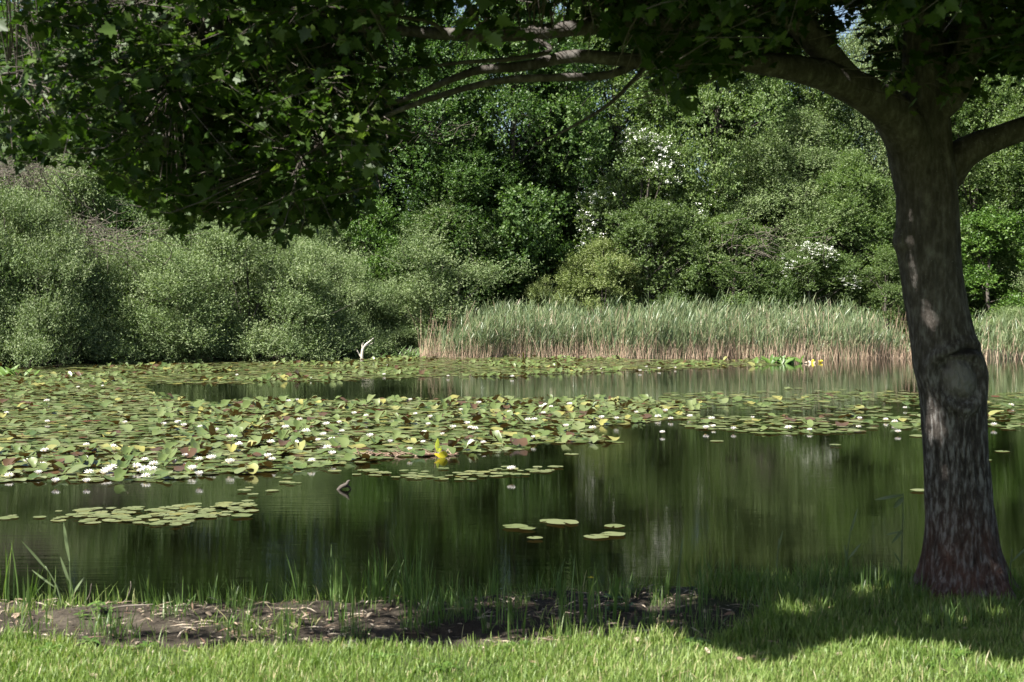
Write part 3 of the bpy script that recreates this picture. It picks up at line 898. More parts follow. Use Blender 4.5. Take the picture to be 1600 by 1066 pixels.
UNI = {(87, 753): "big white water lily before the raft, leftmost of two mirrored in open water", (135, 753): "big white water lily in front of the raft, right of the leftmost mirrored one",
       (228, 744): "big white water lily mirrored in the water below a dense bunch of blooms", (311, 742): "big white water lily at the raft's front edge right of the dense bunch of blooms",
       (799, 733): "white water lily at the right end of the narrow pad strip", (833, 683): "white water lily alone at the right tip of the big raft",
       (1232, 668): "white water lily at the front of the right raft, nearest to the middle of it", (1265, 671): "white water lily at the front of the right raft with a trailing stem",
       (1343, 654): "tallest white water lily of the right raft, left of the trunk", (1553, 664): "white water lily low on the right of the maple trunk", (1580, 632): "white water lily high on the right of the maple trunk",
       (1414, 636): "white water lily close to the left side of the maple trunk", (661, 690): "pinkish white closed water lily at the front of the big raft's middle"}
rg = np.random.default_rng(44)
for q, s in enumerate(FL):
    u, v = map(float, s.split(","))
    P = onz(u, v + 2, 0)
    if v > 625 and u > 300 and u < 1000: P[2] = .05 + rg.uniform(0, .03)
    else: P[2] = .022
    P = onz(u, v + 3, P[2])
    if P[1] > shore_y(P[0]): continue
    key = (int(u), int(v))
    kk = int(rg.integers(0, 3))
    zn = ("far raft" if v < 600 else "front left of the big raft" if (u < 420 and v > 700) else "left part of the big raft" if u < 420 else "middle of the big raft" if u < 780 else "right end of the big raft" if u < 1090 else "right raft by the trunk")
    lab = UNI.get(key) or f"{('wide open', 'open', 'half closed')[kk]} white water lily among pads in the {zn}"
    o = thing("water_lily", lab, "water lily", P, rg.uniform(0, 6.28), None if key in UNI else "white water lilies in the " + zn)
    sc = rg.uniform(.62, 1.0) * (1.1 if v > 715 else 1.0)
    o.scale = (sc, sc, sc * 1.3)
    obj("petals", FM[kk][0], o)
    obj("stamens", FM[kk][1], o)

# yellowed pad, rotting rhizome mat, stick, marginal plants
def single_leaf(acc, base, d, up_, L, W, tint, mi=0, n=6, bend=.25):
    d = nrm(np.array(d, float)); up_ = nrm(np.array(up_, float))
    s = nrm(np.cross(d, up_)); up_ = np.cross(s, d)
    t_ = np.linspace(0, 1, n)
    wdt = W * np.sin(PI * np.clip(t_ * .9 + .07, 0, 1)) ** .8
    c = np.array(base) + d * (t_ * L)[:, None] - up_ * (bend * L * t_ ** 2)[:, None]
    V = np.stack([c - s * wdt[:, None] * .5 + up_ * wdt[:, None] * .12, c, c + s * wdt[:, None] * .5 + up_ * wdt[:, None] * .12], 1).reshape(-1, 3)
    i = np.arange(n - 1)[:, None] * 3
    acc.add(V, np.vstack([i + np.array((0, 1, 4, 3)), i + np.array((1, 2, 5, 4))]), tint, mi)

a = Acc()
single_leaf(a, (0, 0, .0), (.12, -.05, 1), (0, 1, .2), .10, .12, .3, bend=.3)
single_leaf(a, (-.03, 0, 0), (-.7, -.2, .7), (0, -.4, 1), .10, .09, .1, bend=.2)
o = onz(692, 716, 0)
obj("yellow_leaf", a.mesh("yellow_leaf", M['yellow'], True), label="bright yellow dying lily leaf standing up in front of the big raft", cat="leaf", loc=o)
a = Acc()
rg = np.random.default_rng(8)
for q in range(60):
    x0 = rg.uniform(-.95, .35); y0 = rg.normal(0, .06)
    d = nrm(np.array((rg.normal(0, 1), rg.normal(0, .4), rg.uniform(.0, .5))))
    tube(a, [(x0, y0, .0), np.array((x0, y0, .01)) + d * rg.uniform(.05, .1) * .6, np.array((x0, y0, .01)) + d * rg.uniform(.06, .16)], [.010, .008, .003], 4, 3, tint=rg.uniform(.0, .5))
tube(a, [(-1.0, .0, .01), (-.5, .03, .03), (0, -.02, .02), (.38, .0, .015)], [.006, .010, .012, .006], 6, 5, tint=.1)
o = onz(672, 712, 0)
obj("rotting_stems", a.mesh("rotting_stems", M['straw'], True), label="tangle of reddish rotting stems floating beside the yellow leaf", cat="debris", loc=o)
a = Acc()
single_leaf(a, (0, 0, 0), (.1, 0, 1), (0, 1, .1), .20, .06, .75, bend=.05)
single_leaf(a, (.03, 0, 0), (.35, 0, .9), (.2, 1, .1), .10, .04, .7, bend=.1)
obj("green_shoot", a.mesh("green_shoot", M['yellow'], True), label="upright green shoot among the rotting stems left of the yellow leaf", cat="shoot", loc=onz(682, 708, 0))
a = Acc()
tube(a, [(-.08, 0, -.03), (-.02, 0, .03), (.03, 0, .055), (.045, .0, .085), (.07, 0, .10)], [.018, .024, .020, .014, .004], 7, 5, rough=.2)
tube(a, [(-.01, 0, .03), (.05, .02, .03), (.08, .02, -.01)], [.016, .013, .007], 6, 4)
tube(a, [(.01, 0, .05), (.0, 0, .08)], [.008, .003], 5, 3)
obj("stick", a.mesh("stick", M['wood'], True), label="dark stub of a branch poking out of the open water", cat="branch", loc=onz(537, 765, 0))
def marginal(name, u, v, n, L, W, mat, tint, label, seed, spread=.25):
    rg = np.random.default_rng(seed)
    a = Acc()
    for q in range(n):
        b = (rg.normal(0, spread), rg.normal(0, .08), -.02)
        an = rg.uniform(0, 6.28)
        single_leaf(a, b, (math.cos(an) * .7, math.sin(an) * .4, rg.uniform(.4, 1.2)), (0, -.5, 1), L * rg.uniform(.7, 1.2), W, np.clip(tint + rg.normal(0, .15), 0, 1), bend=rg.uniform(.1, .5))
    obj(name, a.mesh(name, mat, True), label=label, cat="plant", loc=onz(u, v, 0))
marginal("water_plant", 1222, 568, 34, .35, .14, M['bright'], .6, "clump of broad green leaves at the foot of the right reeds", 1, .32)
marginal("yellow_leaf", 1278, 567, 5, .17, .09, M['yellow'], .1, "bright yellow leaf clump beside the broad green plant below the reeds", 2, .12)
marginal("yellow_leaf", 1258, 568, 4, .15, .08, M['straw'], .6, "orange brown leaf clump between green and yellow leaves below the reeds", 3, .12)
marginal("water_plant", 642, 558, 46, .55, .035, M['tuft'], .5, "low green sedge clump at the left end of the reed bed", 7, .45)
marginal("water_plant", 598, 560, 24, .4, .03, M['tuft'], .4, "thin sedge clump right of the pale broken branch", 8, .35)
marginal("water_plant", 10, 588, 26, .35, .12, M['bright'], .7, "clump of fresh green leaves at the waterline on the far left", 4, .4)
marginal("water_plant", 800, 558, 9, .2, .06, M['yellow'], .4, "yellow green leaf clump at the left front of the reeds", 5, .3)

# ================================================================== THE MAPLE
TY = 8.3
bark, t, out = new_mat("maple_bark")
tc = N(t, "ShaderNodeTexCoord")
sep = N(t, "ShaderNodeSeparateXYZ"); t.links.new(tc.outputs["Object"], sep.inputs[0])
mp = N(t, "ShaderNodeMapping"); mp.inputs["Scale"].default_value = (1, 1, .24)
t.links.new(tc.outputs["Object"], mp.inputs[0])
nA = noise_tex(t, 44, 7, mp.outputs[0], .6)
mp2 = N(t, "ShaderNodeMapping"); mp2.inputs["Scale"].default_value = (1, 1, .6)
t.links.new(tc.outputs["Object"], mp2.inputs[0])
nB = noise_tex(t, 13, 6, mp2.outputs[0], .65)
nC = noise_tex(t, 55, 4, tc.outputs["Object"], .7)
low = N(t, "ShaderNodeMapRange"); low.inputs[1].default_value = 2.3; low.inputs[2].default_value = .7; low.inputs[3].default_value = .18
t.links.new(sep.outputs["Z"], low.inputs[0])
cA = ramp(t, nB.outputs[0], [(.34, (.042, .036, .031)), (.52, (.080, .070, .061)), (.66, (.155, .142, .130))])
cR = ramp(t, nA.outputs[0], [(.38, (.026, .020, .017)), (.50, (.080, .068, .060)), (.62, (.26, .25, .24))])
mxl = N(t, "ShaderNodeMix", data_type='RGBA')
t.links.new(low.outputs[0], mxl.inputs[0]); t.links.new(cA.outputs[0], mxl.inputs[6]); t.links.new(cR.outputs[0], mxl.inputs[7])
# red algae at the foot
red = N(t, "ShaderNodeMapRange"); red.inputs[1].default_value = .95; red.inputs[2].default_value = .40
t.links.new(sep.outputs["Z"], red.inputs[0])
rm = N(t, "ShaderNodeMath", operation='MULTIPLY'); t.links.new(red.outputs[0], rm.inputs[0])
rr_ = ramp(t, nB.outputs[0], [(.35, (.9, .9, .9)), (.65, (.2, .2, .2))]); t.links.new(rr_.outputs[0], rm.inputs[1])
mxr = N(t, "ShaderNodeMix", data_type='RGBA')
t.links.new(rm.outputs[0], mxr.inputs[0]); t.links.new(mxl.outputs[2], mxr.inputs[6]); mxr.inputs[7].default_value = (.12, .055, .038, 1)
# pale lichen specks, orange lichen on top
lr = ramp(t, nC.outputs[0], [(.66, (0, 0, 0)), (.72, (1, 1, 1))])
lm = N(t, "ShaderNodeMath", operation='MULTIPLY'); t.links.new(lr.outputs[0], lm.inputs[0]); lm.inputs[1].default_value = .6
mxs = N(t, "ShaderNodeMix", data_type='RGBA')
t.links.new(lm.outputs[0], mxs.inputs[0]); t.links.new(mxr.outputs[2], mxs.inputs[6]); mxs.inputs[7].default_value = (.34, .36, .33, 1)
# rotten crack above the burr
ak = N(t, "ShaderNodeAttribute", attribute_name="crack")
mxk = N(t, "ShaderNodeMix", data_type='RGBA')
t.links.new(ak.outputs["Fac"], mxk.inputs[0]); t.links.new(mxs.outputs[2], mxk.inputs[6]); mxk.inputs[7].default_value = (.018, .014, .012, 1)
ap = N(t, "ShaderNodeAttribute", attribute_name="callus")
mxp = N(t, "ShaderNodeMix", data_type='RGBA')
t.links.new(ap.outputs["Fac"], mxp.inputs[0]); t.links.new(mxk.outputs[2], mxp.inputs[6]); mxp.inputs[7].default_value = (.23, .215, .20, 1)
p = N(t, "ShaderNodeBsdfPrincipled"); p.inputs["Roughness"].default_value = .85; p.inputs["Specular IOR Level"].default_value = .25
t.links.new(mxp.outputs[2], p.inputs["Base Color"])
b1 = N(t, "ShaderNodeBump"); b1.inputs["Distance"].default_value = .05
t.links.new(low.outputs[0], b1.inputs["Strength"]); t.links.new(nA.outputs[0], b1.inputs["Height"])
b2 = N(t, "ShaderNodeBump"); b2.inputs["Distance"].default_value = .012; b2.inputs["Strength"].default_value = .7
t.links.new(nC.outputs[0], b2.inputs["Height"]); t.links.new(b1.outputs[0], b2.inputs["Normal"])
t.links.new(b2.outputs[0], p.inputs["Normal"])
t.links.new(p.outputs[0], out.inputs[0])

tree_base = np.array((pt(1511, 930, TY)[0], TY, 0.0))
maple = thing("maple_tree", "big maple on the near bank with a burr on its trunk and low spreading limbs", "tree", tree_base)

SIL = [(975, 1410, 1612), (945, 1432, 1590), (930, 1437, 1583), (900, 1443, 1573), (850, 1446, 1561), (800, 1445, 1555), (750, 1443, 1549), (700, 1440, 1546), (660, 1438, 1543), (620, 1436, 1541), (580, 1430, 1537), (540, 1422, 1529), (500, 1417, 1519), (450, 1408, 1508), (400, 1401, 1502), (350, 1399, 1500), (300, 1399, 1497), (250, 1401, 1492), (200, 1405, 1487), (150, 1407, 1483), (80, 1409, 1481), (0, 1411, 1478), (-80, 1412, 1470), (-200, 1412, 1455), (-350, 1410, 1435), (-480, 1412, 1420)]
sv = np.array([pt(0, s[0], TY)[2] for s in SIL]); sl = np.array([pt(s[1], s[0], TY)[0] for s in SIL]); sr = np.array([pt(s[2], s[0], TY)[0] for s in SIL])
def smooth_interp(zq):
    k = np.linspace(-.06, .06, 7)
    a_ = np.mean([np.interp(zq + d, sv, sl) for d in k], 0); b_ = np.mean([np.interp(zq + d, sv, sr) for d in k], 0)
    return a_, b_
nz_, na_ = 620, 300
zq = np.linspace(sv[0], sv[-1], nz_)
la, lb = smooth_interp(zq)
cxs, rds = (la + lb) / 2, (lb - la) / 2 * .955
th = np.linspace(0, 2 * PI, na_, endpoint=False)
TH, ZQ = np.meshgrid(th, zq)            # theta 0 = +X (right), -pi/2 = towards the camera
RD = np.repeat(rds[:, None], na_, 1)
zk = pt(1490, 590, TY)[2]
dth = (TH + PI / 2 + PI) % (2 * PI) - PI            # angle from the camera-facing line, + = right
s_ = RD * dth
d_ = np.hypot(s_ - .0, (ZQ - zk) * 1.0)
ang_ = np.arctan2(ZQ - zk, s_)
disp = .032 * np.exp(-((d_ - .165 - .012 * np.sin(3 * ang_)) / .035) ** 2) + .034 * np.exp(-(d_ / .10) ** 2) + .006 * np.exp(-(d_ / .2) ** 4) * vnoise(s_, ZQ, 0, 38) - .016 * np.exp(-((d_ - .115) / .020) ** 2)
disp += .026 * np.exp(-((s_ - .27) / .08) ** 2 - ((ZQ - zk - .02) / .13) ** 2)       # swelling at its right
disp += .022 * np.exp(-((s_ + .26) / .07) ** 2 - ((ZQ - zk - .05) / .12) ** 2)
zc_ = zk + .135 + .035 * np.sin((s_ + .05) * 9)
crack = np.exp(-((ZQ - zc_) / (.013 + .008 * np.sin(s_ * 31))) ** 2) * sstep(-.08, .0, s_) * sstep(.26, .12, s_)
hole = np.exp(-(((s_ + .075) / .022) ** 2 + ((ZQ - zk - .075) / .018) ** 2))
lip = np.exp(-((ZQ - zc_ - .045) / .022) ** 2) * sstep(-.08, .0, s_) * sstep(.32, .2, s_)
disp += -.026 * crack - .02 * hole + .014 * lip
zn_ = pt(1410, 378, TY)[2]                                                         # knot on the left
kn = np.exp(-((s_ + .24) / .07) ** 2 - ((ZQ - zn_) / .075) ** 2)
disp += .035 * kn - .02 * np.exp(-((s_ + .20) / .03) ** 2 - ((ZQ - zn_ + .06) / .025) ** 2)
zf = pt(0, 930, TY)[2]
root = np.clip((zf + .50 - ZQ) / .5, 0, 1) ** 2.2
disp += root * (.03 + .055 * np.maximum(0, np.sin(5 * TH + .6 + .5 * np.sin(2 * TH)))) + root * .012 * (np.sin(5 * TH + .6) + .5 * np.sin(3 * TH + 2)) 
furrow = sstep(2.1, .9, ZQ) * .007 + .0025
wv = TH * 1.0 + .12 * np.sin(ZQ * 5 + 3 * TH)
fq1 = 1 - np.abs(np.sin(11 * wv + 1.1 * np.sin(ZQ * 4.1 + 3 * TH) + .7 * np.sin(7 * TH) + .5 * np.sin(ZQ * 11 + 5 * TH)))
fq2 = 1 - np.abs(np.sin(19 * wv + .9 * np.sin(ZQ * 6.3 + 2 + 4 * TH) + .5 * np.sin(ZQ * 17 + 9 * TH)))
disp -= furrow * (1.5 * fq1 ** 4 + 1.0 * fq2 ** 3) * (.6 + .4 * np.sin(ZQ * 23 + 13 * TH + 2 * np.sin(5 * TH)))
disp += .006 * vnoise(TH * 2.2, ZQ * 2.0, 0, 1.6) + .004 * vnoise(np.cos(TH) * 3, np.sin(TH) * 3, ZQ * 3.5, 2.6)
RR = RD + disp
Vt = np.stack([cxs[:, None] + RR * np.cos(TH) - tree_base[0], RR * np.sin(TH), ZQ], -1).reshape(-1, 3)
i, j = np.meshgrid(np.arange(nz_ - 1), np.arange(na_), indexing='ij')
Fq = np.stack([i * na_ + j, i * na_ + (j + 1) % na_, (i + 1) * na_ + (j + 1) % na_, (i + 1) * na_ + j], -1).reshape(-1, 4)
me = make_mesh("trunk", Vt, [Fq], bark, smooth=True)
a = me.attributes.new("crack", 'FLOAT', 'POINT')
a.data.foreach_set("value", np.clip(np.maximum(crack * 1.4, hole), 0, 1).ravel().astype(np.float32))
a = me.attributes.new("callus", 'FLOAT', 'POINT')
a.data.foreach_set("value", (.75 * np.exp(-(d_ / .095) ** 4) * (1 - np.clip(crack, 0, 1))).ravel().astype(np.float32))
obj("trunk", me, maple)

def limb(points, part="limb", seg=14, n=8, rough=.05):
    """points: (u, v, Y, radius in photo px)"""
    P = np.array([pt(u, v, y) for u, v, y, r in points]) - tree_base
    r = np.array([q[3] / F * q[2] for q in points])
    a = Acc()
    tube(a, P, r, seg, n, rough=rough)
    return obj(part, a.mesh(part, bark, True), maple), P, r
BR = []
def br(points, **k):
    o, P, r = limb(points, **k)
    BR.append((P, r))
br([(1462, 380, 8.32, 30), (1440, 290, 8.30, 42), (1424, 225, 8.25, 38), (1388, 172, 8.15, 32), (1335, 138, 8.0, 27), (1265, 112, 7.8, 23), (1190, 99, 7.65, 17), (1100, 88, 7.5, 14), (1000, 95, 7.4, 11), (900, 88, 7.35, 10.5), (820, 103, 7.35, 8), (740, 112, 7.35, 6.5), (650, 148, 7.4, 4.6), (580, 176, 7.5, 3.4), (500, 225, 7.6, 2)])
br([(1455, 330, 8.35, 22), (1475, 275, 8.35, 30), (1510, 238, 8.3, 24), (1560, 215, 8.25, 20), (1620, 193, 8.2, 18), (1720, 150, 8.1, 14), (1850, 90, 8, 9), (1980, 20, 7.9, 5)])
br([(1345, 145, 8.0, 20), (1310, 105, 7.95, 22), (1265, 55, 7.85, 21), (1215, 5, 7.7, 18), (1130, -80, 7.5, 14), (1000, -190, 7.2, 10), (820, -300, 7.0, 6)])
br([(1240, 30, 7.78, 13), (1180, 22, 7.6, 14), (1080, 32, 7.45, 14), (980, 38, 7.4, 13), (880, 46, 7.35, 12), (780, 55, 7.35, 11), (680, 52, 7.4, 9), (590, 44, 7.5, 8), (480, 45, 7.6, 6), (360, 50, 7.6, 4.5), (230, 70, 7.6, 3)])
br([(1010, 93, 7.42, 8), (950, 117, 7.38, 6.5), (870, 121, 7.3, 6), (790, 125, 7.25, 6), (720, 140, 7.2, 5), (640, 166, 7.2, 4.2), (560, 200, 7.2, 3), (470, 245, 7.2, 2)], part="branch", seg=9)
br([(1020, 92, 7.42, 5), (990, 125, 7.35, 3.4), (955, 160, 7.3, 3), (905, 192, 7.25, 2.5), (840, 225, 7.25, 1.5)], part="branch", seg=7)
br([(820, 55, 7.35, 5), (860, 78, 7.3, 4), (800, 92, 7.25, 4), (720, 98, 7.25, 3), (620, 110, 7.3, 2.2)], part="branch", seg=7)
br([(760, 57, 7.36, 5), (740, 25, 7.3, 5), (720, -20, 7.2, 4)], part="branch", seg=7)
br([(700, 54, 7.38, 4), (670, 34, 7.25, 3.4), (620, 26, 7.2, 2.4)], part="branch", seg=7)
br([(480, 45, 7.6, 4), (380, 95, 7.4, 3.2), (340, 98, 7.3, 2.6), (270, 130, 7.2, 2)], part="branch", seg=7)
br([(360, 50, 7.6, 4), (295, 52, 7.3, 3.2), (250, 28, 7.2, 3), (205, 0, 7.1, 2)], part="branch", seg=7)
br([(230, 70, 7.6, 3), (120, 100, 7.3, 3), (40, 113, 7.1, 2.6), (-40, 118, 7.0, 2)], part="branch", seg=7)
br([(1450, 190, 8.3, 22), (1490, 140, 8.2, 24), (1518, 60, 8.1, 21), (1530, -30, 8.0, 18), (1560, -160, 7.8, 12), (1620, -320, 7.5, 6)])
br([(1518, 60, 8.1, 9), (1560, 40, 8.0, 8), (1620, 22, 7.9, 7), (1720, -20, 7.8, 4)], part="branch", seg=8)
# limbs above the frame, towards and away from the camera
br([(1440, -60, 8.3, 16), (1400, -180, 7.8, 13), (1340, -330, 7.0, 8), (1250, -480, 6.4, 4)])
br([(1440, 40, 8.3, 16), (1400, -60, 9.0, 13), (1300, -130, 9.8, 10), (1150, -170, 10.6, 6)])
br([(1215, 5, 7.7, 10), (1060, -60, 8.3, 9), (850, -110, 8.9, 7), (620, -140, 9.2, 5), (350, -120, 9.3, 3)], part="branch", seg=8)

# ---- leaves
# shade edge on the lawn, as world y for world x
SU = [(-400, 1000), (0, 1000), (150, 1003), (300, 1008), (420, 1010), (600, 1002), (760, 985), (900, 985), (1030, 985), (1080, 1000), (1180, 1036), (1240, 1034), (1280, 1012), (1350, 1003), (1480, 1005), (1560, 1036), (1700, 1040), (2200, 1040)]
SW = np.array([onz(u, v, .31)[:2] for u, v in SU])
OUT = np.array([(-300, 235), (0, 255), (30, 272), (65, 240), (130, 242), (180, 262), (230, 300), (272, 345), (310, 325), (335, 305), (362, 335), (392, 350), (420, 335), (450, 362), (475, 332), (512, 345), (545, 318), (585, 285), (612, 240), (640, 175), (700, 120), (780, 80), (900, 62), (980, 75), (1010, 120), (1060, 158), (1100, 152), (1140, 125), (1200, 108), (1240, 92), (1300, 62), (1335, 60), (1350, 105), (1400, 160), (1440, 185), (1480, 172), (1540, 140), (1600, 125), (1800, 130), (2400, 160)], float)
def leaf_ok(P, fuzz, marg=-14):
    """keeps a leaf spray inside the crown: over its lower rim and behind the edge of its shade"""
    u, v = proj(P)
    marg = marg + 34 * ((u > 150) & (u < 600))
    m = v < np.interp(u, OUT[:, 0], OUT[:, 1]) + marg + 26 * vnoise(P[:, 0], P[:, 1] * .4, P[:, 2], 4.2) - 6
    tt = (P[:, 2] - .31) / SUN.z
    gx, gy = P[:, 0] - SUN.x * tt, P[:, 1] - SUN.y * tt
    m &= gy > np.interp(gx, SW[:, 0], SW[:, 1]) + .05 + fuzz
    xl = -2.25 + .35 * np.sin(gy * 5) 
    m &= gx > xl + np.abs(fuzz)
    m &= (gy < 11.0 + .3 * np.sin(gx * 3)) | (gx > 3.0)
    return m
rg = np.random.default_rng(55)
nC_ = 200000
C = np.stack([rg.uniform(-5.6, 8.0, nC_), rg.uniform(3.9, 12.2, nC_), rg.uniform(2.35, 7.8, nC_)], -1)
rxy = (np.abs((C[:, 0] - 2.4) / 7.4) ** 3 + np.abs((C[:, 1] - 7.9) / 4.2) ** 3) ** (1 / 3)
dome = rxy ** 3 + ((C[:, 2] - 3.2) / 4.4).clip(0) ** 2.5 < 1
ok = dome & leaf_ok(C, .06 * rg.normal(size=nC_))
u, v = proj(C)
infr = (u > -60) & (u < 1660) & (v > -20)
dens = np.full(nC_, .62)
low_ = C[:, 2] < 4.6
dens = np.where(low_, .95, dens)
# inside the picture: thick at the left, thin over the branches in the middle, thick again at the fork
left = infr & (u < 560)
dens = np.where(left, 1.0, dens)
midz = infr & (u >= 560) & (u < 1000)
dens = np.where(midz, .09, dens)
dens = np.where(midz & (u < 640), .5, dens)
dens = np.where(infr & (u >= 1000) & (u < 1330), .75, dens)
dens = np.where(infr & (u > 1280) & (u < 1400) & (v < 130), .10, dens)
dens = np.where(infr & (u > 1380) & (u < 1570), np.where(C[:, 1] < 8.0, .22, .5), dens)
dens = np.where(infr & (u >= 1560), .35, dens)

gap = vnoise(C[:, 0], C[:, 1], C[:, 2], 1.5)
dens = np.where(infr & ((C[:, 1] < 6.2) | (C[:, 1] > 9.5)), dens * .2, dens)
shade = (C[:, 2] > 3.6) & (C[:, 0] > -2.6) & (C[:, 0] < 1.5) & (C[:, 1] < 8.2) & ~infr
dens = np.where(shade, 1.0, dens)
dens = np.where(C[:, 0] < -2.5, dens * .14, dens)
dens = np.where((C[:, 0] < -1.7) & (C[:, 2] > 3.9), dens * .08, dens)
g2 = vnoise(C[:, 0] + 9, C[:, 1], C[:, 2] - 4, 4.2)
dens = np.where(gap < -.40, dens * .25, dens)
dens = np.where(g2 < -.22, dens * .08, dens)
g3 = vnoise(C[:, 0] + 3, C[:, 1] * .22, C[:, 2] * 1.2, 3.4) + .5 * vnoise(C[:, 0], C[:, 1] * .3, C[:, 2] - 2, 7.5)
dens = np.where(infr & (g3 < -.58), 0, dens)
# gaps in the crown through which the sun reaches the limbs, the trunk and the grass
Sv = np.array(SUN)
GAPS = [(1404, 300, 8.12, .10), (1404, 345, 8.12, .10), (1402, 378, 8.10, .13), (1432, 575, 8.12, .08), (1458, 700, 8.08, .11), (1466, 830, 8.06, .09), (1540, 815, 8.08, .10), (1550, 870, 8.05, .09), (1372, 112, 8.0, .10), (1340, 108, 7.95, .10),
        (872, 82, 7.3, .13), (825, 40, 7.3, .12), (880, 36, 7.3, .10), (800, 118, 7.2, .09), (760, 98, 7.3, .08), (650, 50, 7.35, .10), (700, 40, 7.35, .10), (1010, 25, 7.35, .09), (620, 150, 7.35, .09), (560, 185, 7.3, .08), (345, 98, 7.3, .09), (250, 25, 7.1, .10), (15, 113, 7.1, .12), (170, 85, 7.2, .1),
        (60, 60, 6.9, .36), (30, 150, 6.9, .36), (120, 40, 7.0, .3), (10, 240, 6.9, .3), (200, 30, 6.9, .28), (20, 20, 6.9, .3), (180, 120, 6.9, .2), (350, 30, 6.9, .22), (105, 850, 8.2, .16), (100, 920, 8.2, .16), (400, 50, 6.8, .26), (460, 30, 6.8, .22), (310, 60, 6.9, .16), (90, 215, 7.0, .16), (510, 140, 6.9, .13), (280, 20, 7, .2), (1180, 60, 7.2, .14), (1270, 95, 7.5, .10)]
GP = [(pt(a_, b_, c_), r_ * (1.25 if (r_ > .125 and a_ < 560 and c_ < 7.1) else .42 if c_ > 7.9 else .62)) for a_, b_, c_, r_ in GAPS]
for u_, v_, r_ in ((1250, 965, .22), (1290, 955, .15), (1350, 930, .18), (1390, 925, .15), (1450, 975, .10), (1500, 975, .14), (1560, 965, .14), (1310, 905, .16), (1040, 960, .16), (960, 970, .12), (800, 935, .2), (770, 940, .12), (640, 915, .14), (480, 1000, .16), (430, 1000, .12), (560, 965, .1), (920, 900, .14), (300, 965, .12)):
    GP.append((onz(u_, v_, .3), r_ * .5))
def in_gap(P, own=.10):
    m = np.zeros(len(P), bool)
    for g, r_ in GP:
        q = P - g
        tq = q @ Sv
        m |= (tq > own) & (np.linalg.norm(q - tq[:, None] * Sv, axis=1) < r_)
    return m
ok &= rg.uniform(size=nC_) < dens
C = C[ok]
nS = len(C)
HALF = np.array([(0, 0), (.16, -.06), (.40, -.01), (.34, .14), (.30, .20), (.58, .36), (.50, .47), (.33, .45), (.30, .66), (.17, .68), (.13, .84), (0, 1.0)])
HALF = HALF * np.array((1, 1.0))
nh = len(HALF)
tmL = np.vstack([HALF, HALF[1:-1] * np.array((-1, 1))])      # 0..nh-1 right side, then left
fR = np.arange(nh)
fL = np.concatenate([[0, nh - 1], np.arange(nh + nh - 3, nh - 1, -1)])
tmZ = -.22 * tmL[:, 1] ** 2 * .5 + .22 * np.abs(tmL[:, 0]) - .30 * tmL[:, 0] ** 2
nl = 13
td = nrm(rand_dirs(rg, nS) * np.array((1, 1, .35)) + np.array((-.35, -.1, -.12)))
tl = rg.uniform(.18, .38, nS)
f = np.tile((np.arange(nl) + .3) / nl, nS)
P = np.repeat(C, nl, 0) + np.repeat(td, nl, 0) * (f * np.repeat(tl, nl))[:, None]
n = nS * nl
az = rand_dirs(rg, n) * np.array((1, 1, .4))
D = nrm(np.repeat(td, nl, 0) * .5 + az + np.array((0, 0, -.30)))
P = P + nrm(az + np.array((0, 0, .1))) * rg.uniform(.03, .08, n)[:, None]
okl = leaf_ok(P + D * .06, np.zeros(n) - .12, 14)
okl &= ~in_gap(P + D * .04)
P, D = P[okl], D[okl]
tt_ = np.repeat(rg.normal(.45, .15, nS), nl)[okl]
n = len(P)
Nn = nrm(rand_dirs(rg, n) * .75 + np.array((0, -.1, .85)))
S = nrm(np.cross(D, Nn)); U = np.cross(S, D)
L = rg.uniform(.038, .078, n)
V = (P[:, None] + L[:, None, None] * (tmL[None, :, 0, None] * S[:, None] + tmL[None, :, 1, None] * D[:, None] + tmZ[None, :, None] * U[:, None])).reshape(-1, 3)
V = V - tree_base
kb = (np.arange(n) * len(tmL))[:, None]
tn = np.clip(tt_ + rg.normal(0, .15, n), 0, 1)
me = make_mesh("foliage", V, [np.concatenate([kb + fR, (kb + fL)], 0)], M['maple'], np.concatenate([tn, tn]), smooth=True)
obj("crown", me, maple)
# the twigs that carry the sprays
a = Acc()
allP = np.concatenate([catmull(np.hstack([P_, r_[:, None]]), 6) for P_, r_ in BR])
for q in range(nS):
    c = C[q] - tree_base
    if proj(C[q])[1][0] < -120: continue
    e = c + td[q] * tl[q]
    dd = np.linalg.norm(allP[:, :3] - c, axis=1)
    b = allP[np.argmin(dd + 4 * (allP[:, 3] < .004)), :3]
    s = c + (b - c) * min(1.0, .45 / max(.01, np.linalg.norm(b - c)))
    tube(a, [s, c, e], [.0032, .0024, .0010], 4, 2)
obj("twigs", a.mesh("twigs", M['wood']), maple)
print("maple leaves", n, "sprays", nS)

